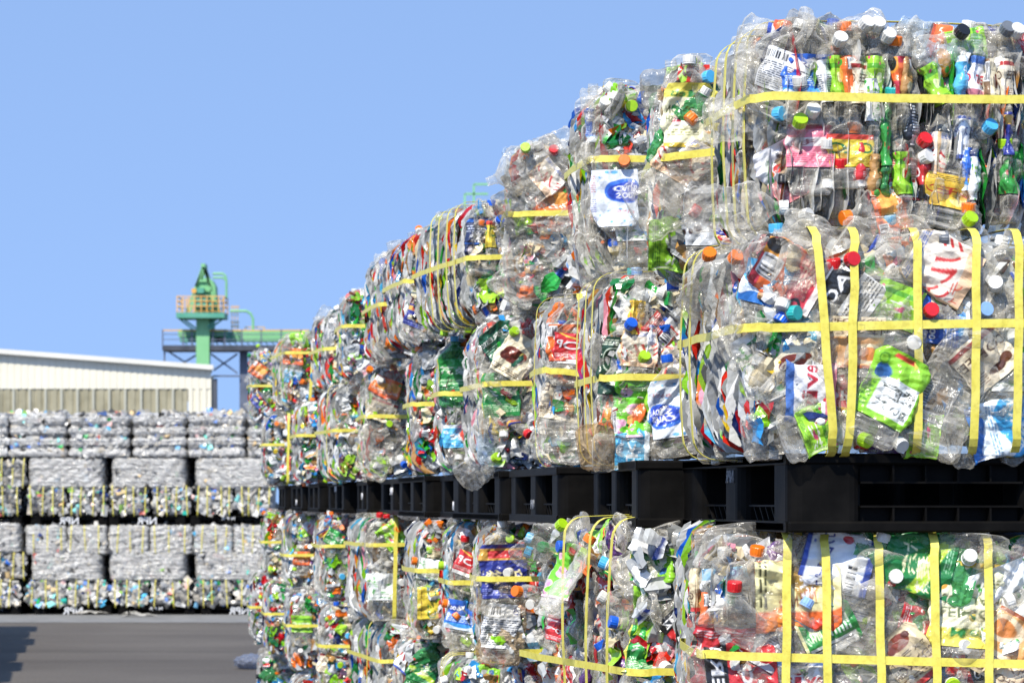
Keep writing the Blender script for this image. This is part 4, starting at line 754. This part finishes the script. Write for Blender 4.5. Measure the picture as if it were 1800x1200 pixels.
    if film:
        V, Fq, n0 = [], [], 0
        for ax, sg in ((0, -1), (0, 1), (1, -1), (1, 1), (2, 1)):
            V.append(face(ax, sg, -.028)); f = grid_faces(nx + 1, nx + 1, False, n0); Fq.append(f if sg > 0 else f[:, ::-1]); n0 += (nx + 1) ** 2
        obj('stretch_film', mk_mesh('stretch_film', np.concatenate(V), np.concatenate(Fq), [FILM]), e)
    return e
COLS = ['far stacks column cut by the photo edge', 'second far stacks column from left', 'third far stacks column from left', 'far stacks column beside the near stack']
LOW = [[(-40, 36)], [(45, 117), (119, 188)], [(191, 262), (264, 338)], [(341, 409), (411, 478)]]
for ci, prs in enumerate(LOW):
    for j, (a, b) in enumerate(prs):
        hf = '' if len(prs) == 1 else (' left half', ' right half')[j]
        far_bale(a, b, 1019, 1066, 'bottom row strapped bale,%s, %s' % (hf, COLS[ci]), 300 + ci * 10 + j, 3, colour=.12)
        far_bale(a + 2, b + 1, 855, 905, 'strapped bale on upper pallet,%s, %s' % (hf, COLS[ci]), 400 + ci * 10 + j, 4, colour=.12)
        if ci: far_bale(a, b, 925, 972, 'third row filmed bale,%s, %s' % (hf, COLS[ci]), 500 + ci * 10 + j, 3, True, colour=.1)
far_bale(-40, 36, 921, 969, 'greyish bale below the upper pallet, far stacks column cut by the photo edge', 520, 0, True)
for ci, (a, b) in enumerate([(-40, 47), (56, 178), (193, 326), (344, 478)]):
    far_bale(a, b, 972, 1018, 'grey film wrapped bale, second row up, %s' % COLS[ci], 600 + ci, 5 if ci == 0 else 0, ci > 0, colour=.08)
for ci, (a, b) in enumerate([(-40, 49), (51, 181), (197, 325), (344, 478)]):
    far_bale(a, b, 807, 856, 'shiny film wrapped bale, fifth row up, %s' % COLS[ci], 620 + ci, 5 if ci == 0 else 0, ci > 0, colour=.06)
for ci, (a, b) in enumerate([(-40, 14), (16, 117), (120, 227), (233, 328), (330, 431), (436, 500)]):
    far_bale(a, b, 727 - (ci == 4) * 2, 807, 'tall layered bale topping the far stacks, %s' % ['cut by the photo edge', 'below the left of the olive panel', 'with blue green flecks under the olive panel', 'bright white, under the warehouse corner', 'with a greyish crest, under the steel leg', 'half hidden behind the near stack'][ci], 640 + ci, 0, True, colour=.12, layers=4)
for i, (y0, y1) in enumerate([(972, 1018), (807, 856), (729, 807), (890, 968), (1028, 1083)]):
    for j, (a, b) in enumerate([(0, 130), (132, 262), (265, 395), (398, 500)]):
        far_bale(a, b, y0, y1, 'bale of the rank behind the far stacks, seen only through the gaps', 700 + i * 4 + j, 0, Y=YB + 1.16, group='second rank of the far stacks')
FP = [(-100, 37, 1), (60, 187, 1), (206, 331, 2), (352, 479, 1)]
for ci, (a, b, k) in enumerate(FP):
    for up in (0, 1):
        a2 = a if not up else (-98, 53, 190, 333)[ci]; kk = (1, 1, 1, 2)[ci] if up else k
        z = bz(1083) if not up else bz(925)
        st = [((ST_FRONT if kk == 1 else ST_SMALL), Matrix.Translation((.55, .0015, .078 if kk == 1 else .115)) @ R90)] if ci else []
        pallet((bx(a2), YB + .02, z), 0, '%s black pallet%s, %s' % (('lower', 'upper')[up], ' with big white letters' if kk == 1 and ci else (' with small white letters' if ci else ''), COLS[ci]), 'black pallets of the far stacks', st)
# the row of bales out of frame on the left that throws the shadow on the yard
HID = []
HM = MB(); HM.box((0, 0, .32), (2.2, 1.77, .66), bev=.12); HM = HM.mesh('plastic_bale', surf('grey_bale_plastic', (.3, .31, .31), (.6, .6, .6), .25, 12, bs=.8, bd=.05))
for i in range(8):
    Y0 = 24.4 + i * 1.75; Xf = -5.39 - (Y0 - 25.1) * .1325
    for l in range(4):
        o = obj('plastic_bale', HM); o.location = (Xf - 1.1 + .05 * ((i * 7 + l * 3) % 3 - 1), Y0, .05 + l * .64); o.rotation_euler = (0, 0, PHI)
        tag(o, 'bale of the stack left of the view whose scalloped shadow falls on the yard', 'bale', 'bales out of view on the left')

# ------------------------------------------------------------------ ground
def asphalt():
    m, nt, out = newmat('worn_asphalt')
    b = P(nt, Roughness=.85); b.inputs['Specular IOR Level'].default_value = .3
    n1 = noise(nt, .35, 4); n2 = noise(nt, 45, 5)
    tc = nt.nodes.new('ShaderNodeTexCoord'); mp = nt.nodes.new('ShaderNodeMapping'); mp.inputs['Scale'].default_value = (.09, .7, 1); mp.inputs['Rotation'].default_value = (0, 0, .06); nt.links.new(tc.outputs['Object'], mp.inputs[0])
    n3 = nt.nodes.new('ShaderNodeTexNoise'); n3.inputs['Scale'].default_value = 1.1; n3.inputs['Detail'].default_value = 4; nt.links.new(mp.outputs[0], n3.inputs['Vector'])
    r1 = ramp(nt, n1.outputs[0], [(.3, (.082, .07, .058)), (.7, (.118, .103, .086))]); r3 = ramp(nt, n3.outputs[0], [(.36, (.62, .6, .58)), (.47, (.9, .9, .9)), (.6, (1, 1, 1))]); r2 = ramp(nt, n2.outputs[0], [(.34, (.5, .5, .5)), (.64, (1.25, 1.25, 1.25))])
    x = nt.nodes.new('ShaderNodeMixRGB'); x.blend_type = 'MULTIPLY'; x.inputs[0].default_value = .5; nt.links.new(r1.outputs[0], x.inputs[1]); nt.links.new(r3.outputs[0], x.inputs[2])
    y = nt.nodes.new('ShaderNodeMixRGB'); y.blend_type = 'MULTIPLY'; y.inputs[0].default_value = .7; nt.links.new(x.outputs[0], y.inputs[1]); nt.links.new(r2.outputs[0], y.inputs[2])
    nt.links.new(y.outputs[0], b.inputs['Base Color']); bump(nt, b, n2.outputs[0], .5, .01); nt.links.new(b.outputs[0], out.inputs[0]); return m
def sheet(name, pts, mat):
    me = bpy.data.meshes.new(name); me.from_pydata(pts, [], [tuple(range(len(pts)))]); me.materials.append(mat)
    return tag(obj(name, me), kind='structure')
g = sheet('ground', [(-900, -100, 0), (900, -100, 0), (900, 1500, 0), (-900, 1500, 0)], asphalt()); g['label'] = 'grey worn asphalt yard'
c = sheet('concrete_path', [(-60, 40.7, .004), (60, 40.7, .004), (60, 60, .004), (-60, 60, .004)], surf('pale_concrete', (.14, .138, .13), (.2, .196, .185), .85, 3, bs=.2)); c['label'] = 'pale concrete strip in front of the far stacks'
R = random.Random(5)
DRY = surf('dry_litter', (.22, .2, .17), (.4, .38, .33), .7, 20)
for i, (px, py, w, s) in enumerate([(160, 1080, .5, 'long pale torn strip of plastic lying before the far pallets'), (455, 1082, .3, 'flat grey scrap lying near the pallet beside the near stack'), (245, 1084, .45, 'twisted grey rag at the foot of the third far pallet'), (232, 1081, .25, 'small pale scrap left of the third far pallet')]):
    Y = F * EYE / (py - HZ); me_v = []; n = 9
    gx = np.linspace(-1, 1, n); A, B = np.meshgrid(gx, gx, indexing='ij'); rr = np.random.RandomState(i)
    v = np.stack([A * w / 2 * (1 + .2 * rr.rand(n, n)), B * w / 5, .02 + .05 * rr.rand(n, n) * (1 - A * A)], -1).reshape(-1, 3)
    o = obj('plastic_scrap', mk_mesh('plastic_scrap', v, grid_faces(n, n, False), [DRY])); o.location = (*world_of(px, Y)[:2], 0); tag(o, s, 'litter', 'litter before the far stacks')
# crumpled bag on the ground by the near stack
gx = 30; rr = np.random.RandomState(8); th = np.linspace(0, 2 * PI, gx, endpoint=False); t = np.linspace(0, 1, 16); T, TH = np.meshgrid(t, th, indexing='ij')
d = 1 + .22 * (2 * abs((TH * 1.3 + T * 3.1) % 1 - .5) - .5) + .16 * (2 * abs((TH * .7 - T * 5.3) % 1 - .5) - .5)
rad = np.sin(PI * np.clip(T, .02, .98)) ** .6
bv = np.stack([.34 * rad * d * np.cos(TH), (T - .5) * .7, np.maximum(.13 + .15 * rad * d * np.sin(TH), .004)], -1).reshape(-1, 3)
b_ = obj('plastic_bag', mk_mesh('plastic_bag', bv, grid_faces(16, gx), [pet('bluish_film', (.7, .75, .84), (.2, .22, .28), .3, .3, .8)])); b_.location = (*world_of(444, 30.9)[:2], .0)
b_.scale = (.5, .5, .5); b_.location = (*world_of(444, 29.6)[:2], 0); tag(b_, 'crumpled bluish grey plastic bag on the asphalt at the far foot of the near stack', 'bag')

# ------------------------------------------------------------------ warehouse
YW = 110.; KW = F / YW
def wx(px): return (px - 900) / KW
def wz(py): return EYE + (HZ - py) / KW
WALLC = surf('cream_white_steel', (.66, .615, .48), (.72, .675, .54), .45, .4, bs=0)
OLIVE = surf('weathered_translucent_sheet', (.25, .225, .14), (.38, .345, .23), .4, 1.5, bs=.1)
TRIM = surf('light_roof_trim', (.62, .6, .52), (.7, .68, .6), .4, 1, bs=0)
DARKT = surf('dark_downpipe_paint', (.05, .055, .07), (.08, .085, .1), .5, 1, bs=0)
wh = bpy.data.objects.new('warehouse', None); COL.objects.link(wh); wh.location = (wx(0), YW, 0); tag(wh, 'long cream warehouse of ribbed steel with a low sloping roof and an olive translucent band', 'warehouse')
def corr(name, x0, x1, zf0, zf1, y, mat, pitch, dep):
    """ribbed sheet from x0 to x1 between the height functions zf0 and zf1"""
    xs, ys = [], []
    n = int((x1 - x0) / pitch)
    for i in range(n):
        a = x0 + i * pitch
        for f, d in ((0, 0), (.62, 0), (.7, dep), (.92, dep)): xs.append(a + f * pitch); ys.append(d)
    xs.append(x1); ys.append(0)
    V = []; 
    for x, d in zip(xs, ys): V += [(x - wh.location.x, y + d - YW, zf0(x)), (x - wh.location.x, y + d - YW, zf1(x))]
    f = np.array([(2 * i, 2 * i + 2, 2 * i + 3, 2 * i + 1) for i in range(len(xs) - 1)], np.int32)
    return obj(name, mk_mesh(name, np.array(V), f, [mat]), wh)
XL, XR = wx(-500), wx(371); roof = lambda x: wz(620) + (wz(648) - wz(620)) * (x - wx(0)) / (wx(371) - wx(0))
band0, band1 = wz(733), wz(682); bxr = wx(331)
corr('wall', XL, XR, lambda x: band1 - .02, roof, YW, WALLC, .245, .015)
corr('wall', bxr, XR, lambda x: 0, lambda x: band1 - .02, YW, WALLC, .245, .05)
corr('wall', XL, bxr, lambda x: 0, lambda x: band0, YW, WALLC, .245, .05)
corr('translucent_panel', XL, bxr - .03, lambda x: band0, lambda x: band1 - .02, YW + .03, OLIVE, .28, .03)
m = MB()
for px in range(-480, 331, 28): m.box((wx(px) - wh.location.x, .0, (band0 + band1) / 2), (.08, .06, band1 - band0 - .05))
m.build('panel_rib', surf('pale_panel_rib', (.38, .37, .29), (.44, .43, .34), .5, 1, bs=0), wh)
m = MB(); a, b = Vector((XL - wh.location.x, -.15, roof(XL) + .05)), Vector((wx(376) - wh.location.x, -.15, roof(wx(376)) + .05)); m.bar(a, b, .2, .17); m.build('roof_fascia', TRIM, wh)
m = MB(); a2, b2 = a + Vector((0, .25, .04)), b + Vector((0, .25, .04)); m.bm.faces.new([m.bm.verts.new(p) for p in (a2, b2, b2 + Vector((-4.6, 40, 0)), a2 + Vector((-4.6, 40, 0)))]); m.build('roof', TRIM, wh)
m = MB(); m.box((XR - wh.location.x - 2.25, 20.1, roof(XR) / 2 - .1), (.1, 40, roof(XR) - .3), Matrix.Rotation(math.atan(4.6 / 40), 4, 'Z')); m.build('side_wall', WALLC, wh)
m = MB(); m.box((XR - wh.location.x + .14, .12, roof(XR) / 2 - .15), (.14, .14, roof(XR) - .4)); m.build('downpipe', DARKT, wh)

# ------------------------------------------------------------------ green plant structures
YT = 190.; KT = F / YT
def tp(px, py, dy=0): return Vector(((px - 900) / KT, YT + dy, EYE + (HZ - py) / KT))
GREEN = surf('mint_green_paint', (.16, .41, .17), (.22, .5, .23), .5, .5, bs=0)
GREEND = surf('green_machine_paint', (.06, .27, .18), (.12, .36, .24), .5, .8, bs=0)
ORNG = surf('orange_safety_paint', (.62, .33, .06), (.72, .4, .1), .5, 1, bs=0)
STEEL = surf('dark_blue_grey_steel', (.075, .09, .13), (.12, .135, .18), .5, 1, bs=0)
DECK = surf('dark_grating', (.03, .035, .045), (.06, .065, .08), .6, 2, bs=0)
def px_(n): return n / KT
tw = bpy.data.objects.new('elevator_tower', None); COL.objects.link(tw); tw.location = tp(358, 879); tw.location.z = 0; tag(tw, 'mint green bucket elevator tower with an orange railed platform and pointed hoist frame', 'tower')
T0 = Vector(tw.location)
def tpart(name, m, mat, parent=None):
    for v in m.bm.verts: v.co -= T0
    o = m.build(name, mat, parent or tw); return o
m = MB(); top = tp(358, 555).z; m.box((tp(357.5, 0).x, YT, top / 2), (px_(23), px_(23), top)); tpart('mast', m, GREEN)
m = MB()
for (a, b, c, e) in ((314, 397, 0, 0),): m.box((tp(355.5, 0).x, YT, tp(0, 556).z), (px_(84), px_(70), px_(9)))
tpart('platform', m, GREEND)
rl = None
m = MB()
for dy in (-1.2, 1.2):
    for px in (315, 325, 336, 346, 357, 367, 377, 388, 397): m.bar(tp(px, 552, dy), tp(px, 523, dy), px_(1.7))
    for py in (523, 531, 540): m.bar(tp(314, py, dy), tp(398, py, dy), px_(1.6))
    m.bar(tp(314, 549, dy), tp(398, 549, dy), px_(3.2), px_(1))
for px in (315, 397):
    for py in (523, 531, 540): m.bar(tp(px, py, -1.2), tp(px, py, 1.2), px_(1.6))
tpart('railing', m, ORNG)
m = MB()
for a, b in (((359, 468), (330, 551)), ((359, 468), (386, 551)), ((351, 495), (369, 495)), ((345, 512), (374, 512)), ((360, 472), (346, 505)), ((360, 472), (372, 505))):
    for dy in (-.7, .7): m.bar(tp(*a, dy), tp(*b, dy), px_(3.6))
m.box(tp(359, 468), (px_(7), 1.6, px_(6))); m.bar(tp(359, 468), tp(359, 463), px_(2))
tpart('hoist_frame', m, GREEN)
m = MB(); n = 14                                                       # rounded head casing
ring = [(345, 550), (345, 508), (350, 497), (358, 490), (368, 489), (375, 494), (380, 504), (381, 524), (384, 550)]
fr_ = [m.bm.verts.new(tp(a, b, -.6)) for a, b in ring]; bk = [m.bm.verts.new(tp(a, b, .9)) for a, b in ring]
m.bm.faces.new(fr_); m.bm.faces.new(bk[::-1])
for i in range(len(ring)): m.bm.faces.new((fr_[i], fr_[(i + 1) % len(ring)], bk[(i + 1) % len(ring)], bk[i]))
tpart('head_casing', m, GREEN)
m = MB(); m.box(tp(356, 513, -1.), (px_(12), .7, px_(9))); m.box(tp(358, 532, -.9), (px_(24), .5, px_(22))); m.box(tp(374, 538, -.9), (px_(12), .5, px_(14))); tpart('drive_unit', m, GREEND)
m = MB(); m.tube([tp(344, 513, -1.1), tp(344, 513, -.6)], px_(4.5), 12); tpart('motor', m, ORNG)
m = MB()
for py in (481, 488): m.tube([tp(374, py), tp(392, py), tp(396, py + 4), tp(398, 492), tp(398, 524)], px_(2.1 if py < 485 else 1.8), 8)
tpart('pipe', m, GREEN)
for a, b in (((316, 560), (341, 580)), ((325, 562), (346, 578)), ((395, 560), (369, 580)), ((384, 561), (366, 576))): m = MB(); m.bar(tp(*a, -.6), tp(*b, -.6), px_(3)); tpart('brace', m, GREEND)
m = MB(); m.box(tp(371, 570, .5), (px_(9), 1, px_(22))); tpart('lower_casing', m, GREEND)
gl = bpy.data.objects.new('conveyor_gallery', None); COL.objects.link(gl); gl.location = tp(425, 879); gl.location.z = 0; tag(gl, 'elevated green conveyor gallery on dark steel legs passing the green tower', 'gallery')
def gpart(name, m, mat):
    for v in m.bm.verts: v.co -= Vector(gl.location)
    return m.build(name, mat, gl)
m = MB(); m.box(tp(353, 583.5, 1.6), (px_(86), 1.2, px_(13))); m.box(tp(474, 588, 1.6), (px_(136), 1.2, px_(20))); gpart('conveyor_casing', m, GREEN)
m = MB(); m.box(tp(353, 595, 1.5), (px_(80), .9, px_(8))); m.box(tp(393, 590, 1.5), (px_(32), .9, px_(18)))
for px in range(320, 540, 11): m.bar(tp(px, 597, 1.2), tp(px + 6, 606, 1.2), px_(1.5))
gpart('conveyor_trough', m, GREEND)
m = MB(); m.box(tp(415, 611.5, 1), (px_(258), 2.6, px_(9))); gpart('deck', m, DECK)
m = MB()
for px in (287, 323, 338, 375, 396, 426, 460, 495, 530): m.bar(tp(px, 610, -.3), tp(px, 580, -.3), px_(2.2))
for py in (588, 597): m.bar(tp(286, py, -.3), tp(544, py, -.3), px_(1.3))
gpart('railing', m, STEEL)
m = MB(); m.bar(tp(286, 581, -.3), tp(544, 581, -.3), px_(2.2)); gpart('handrail', m, ORNG)
for px, w in ((426, 14), (520, 14)): m = MB(); m.box((tp(px, 0).x, YT + 1, tp(0, 616).z / 2), (px_(w), .4, tp(0, 616).z)); gpart('leg', m, STEEL)
m = MB(); m.bar(tp(288.5, 610, .2), tp(288.5, 879, .2), px_(3)); gpart('leg', m, STEEL)
for a, b in (((296, 618), (324, 636)), ((345, 622), (322, 636)), ((369, 621), (416, 655)), ((416, 621), (374, 650)), ((372, 660), (419, 660)), ((322, 636), (346, 652)), ((433, 660), (513, 660)), ((433, 621), (500, 660))): m = MB(); m.bar(tp(*a, .6), tp(*b, .6), px_(3)); gpart('brace', m, STEEL)
m = MB(); m.tube([tp(399, 543, 2), tp(428, 543, 2), tp(436, 548, 2), tp(440, 557, 2), tp(440, 580, 2)], px_(2.2), 8); gpart('pipe', m, GREEN)
m = MB()
for px in (402, 407, 412): m.bar(tp(px, 535, 2.2), tp(px, 580, 2.2), px_(1.3))
for py in (535, 563, 570): m.bar(tp(400, py, 2.2), tp(415, py, 2.2), px_(2))
for a, b in (((425, 571), (459, 571)), ((425, 571), (425, 578)), ((459, 571), (459, 578))): m.bar(tp(*a, 2.4), tp(*b, 2.4), px_(1.8))
gpart('ladder_cage', m, ORNG)
pf = bpy.data.objects.new('pipe_frame', None); COL.objects.link(pf); pf.location = tp(860, 879); pf.location.z = 0; tag(pf, 'thin green pipe frame rising behind the top bales', 'frame')
m = MB()
for a, b in (((817, 341), (817, 879)), ((833, 324), (833, 879)), ((817, 341), (858, 341)), ((833, 324), (858, 324))): m.bar(tp(*a), tp(*b), px_(3.6))
for v in m.bm.verts: v.co -= Vector(pf.location)
m.build('pipe', GREEN, pf)

# ------------------------------------------------------------------ light, sky, camera
Ld = VV * 1.0 + UU * 1.45 + Vector((0, 0, -2.06)); Ld.normalize()
sun = bpy.data.lights.new('sun', 'SUN'); sun.energy = 4.8; sun.angle = math.radians(.53); sun.color = (1, .945, .85)
so = bpy.data.objects.new('sun', sun); COL.objects.link(so); so.rotation_euler = Ld.to_track_quat('-Z', 'Y').to_euler()
w = bpy.data.worlds.new('World'); SC.world = w; w.use_nodes = True; nt = w.node_tree; bg = nt.nodes['Background']
sky = nt.nodes.new('ShaderNodeTexSky'); sky.sky_type = 'NISHITA'; sky.sun_disc = False
sky.sun_elevation = math.asin(-Ld.z); sky.sun_rotation = math.atan2(-Ld.x, -Ld.y)
sky.altitude = 1500; sky.air_density = 1.; sky.dust_density = .1; sky.ozone_density = 3.
tc = nt.nodes.new('ShaderNodeTexCoord'); ad = nt.nodes.new('ShaderNodeVectorMath'); ad.operation = 'ADD'; ad.inputs[1].default_value = (0, 0, .55); nt.links.new(tc.outputs['Generated'], ad.inputs[0])
nm = nt.nodes.new('ShaderNodeVectorMath'); nm.operation = 'NORMALIZE'; nt.links.new(ad.outputs[0], nm.inputs[0]); nt.links.new(nm.outputs[0], sky.inputs[0])
tn = nt.nodes.new('ShaderNodeMixRGB'); tn.blend_type = 'MULTIPLY'; tn.inputs[0].default_value = 1; tn.inputs[2].default_value = (2.3, 2.1, 1.92, 1); nt.links.new(sky.outputs[0], tn.inputs[1])
nt.links.new(tn.outputs[0], bg.inputs[0]); bg.inputs[1].default_value = .14
cam = bpy.data.cameras.new('camera'); co = bpy.data.objects.new('camera', cam); COL.objects.link(co); SC.camera = co
co.location = (0, 0, EYE); co.rotation_euler = (PI / 2, 0, 0)
cam.sensor_width = 36; cam.lens = 36 * F / 1800; cam.shift_y = (HZ - 600) / 1800; cam.clip_start = .1; cam.clip_end = 4000
cam.dof.use_dof = True; cam.dof.focus_distance = 7.0; cam.dof.aperture_fstop = 15
SC.view_settings.view_transform = 'Standard'; SC.view_settings.look = 'None'; SC.view_settings.exposure = .46; SC.view_settings.gamma = 1
SC.cycles.use_denoising = True; SC.cycles.max_bounces = 6; SC.cycles.transparent_max_bounces = 10; SC.cycles.diffuse_bounces = 3; SC.cycles.glossy_bounces = 3
SC.cycles.caustics_reflective = False; SC.cycles.caustics_refractive = False; SC.cycles.sample_clamp_indirect = 6
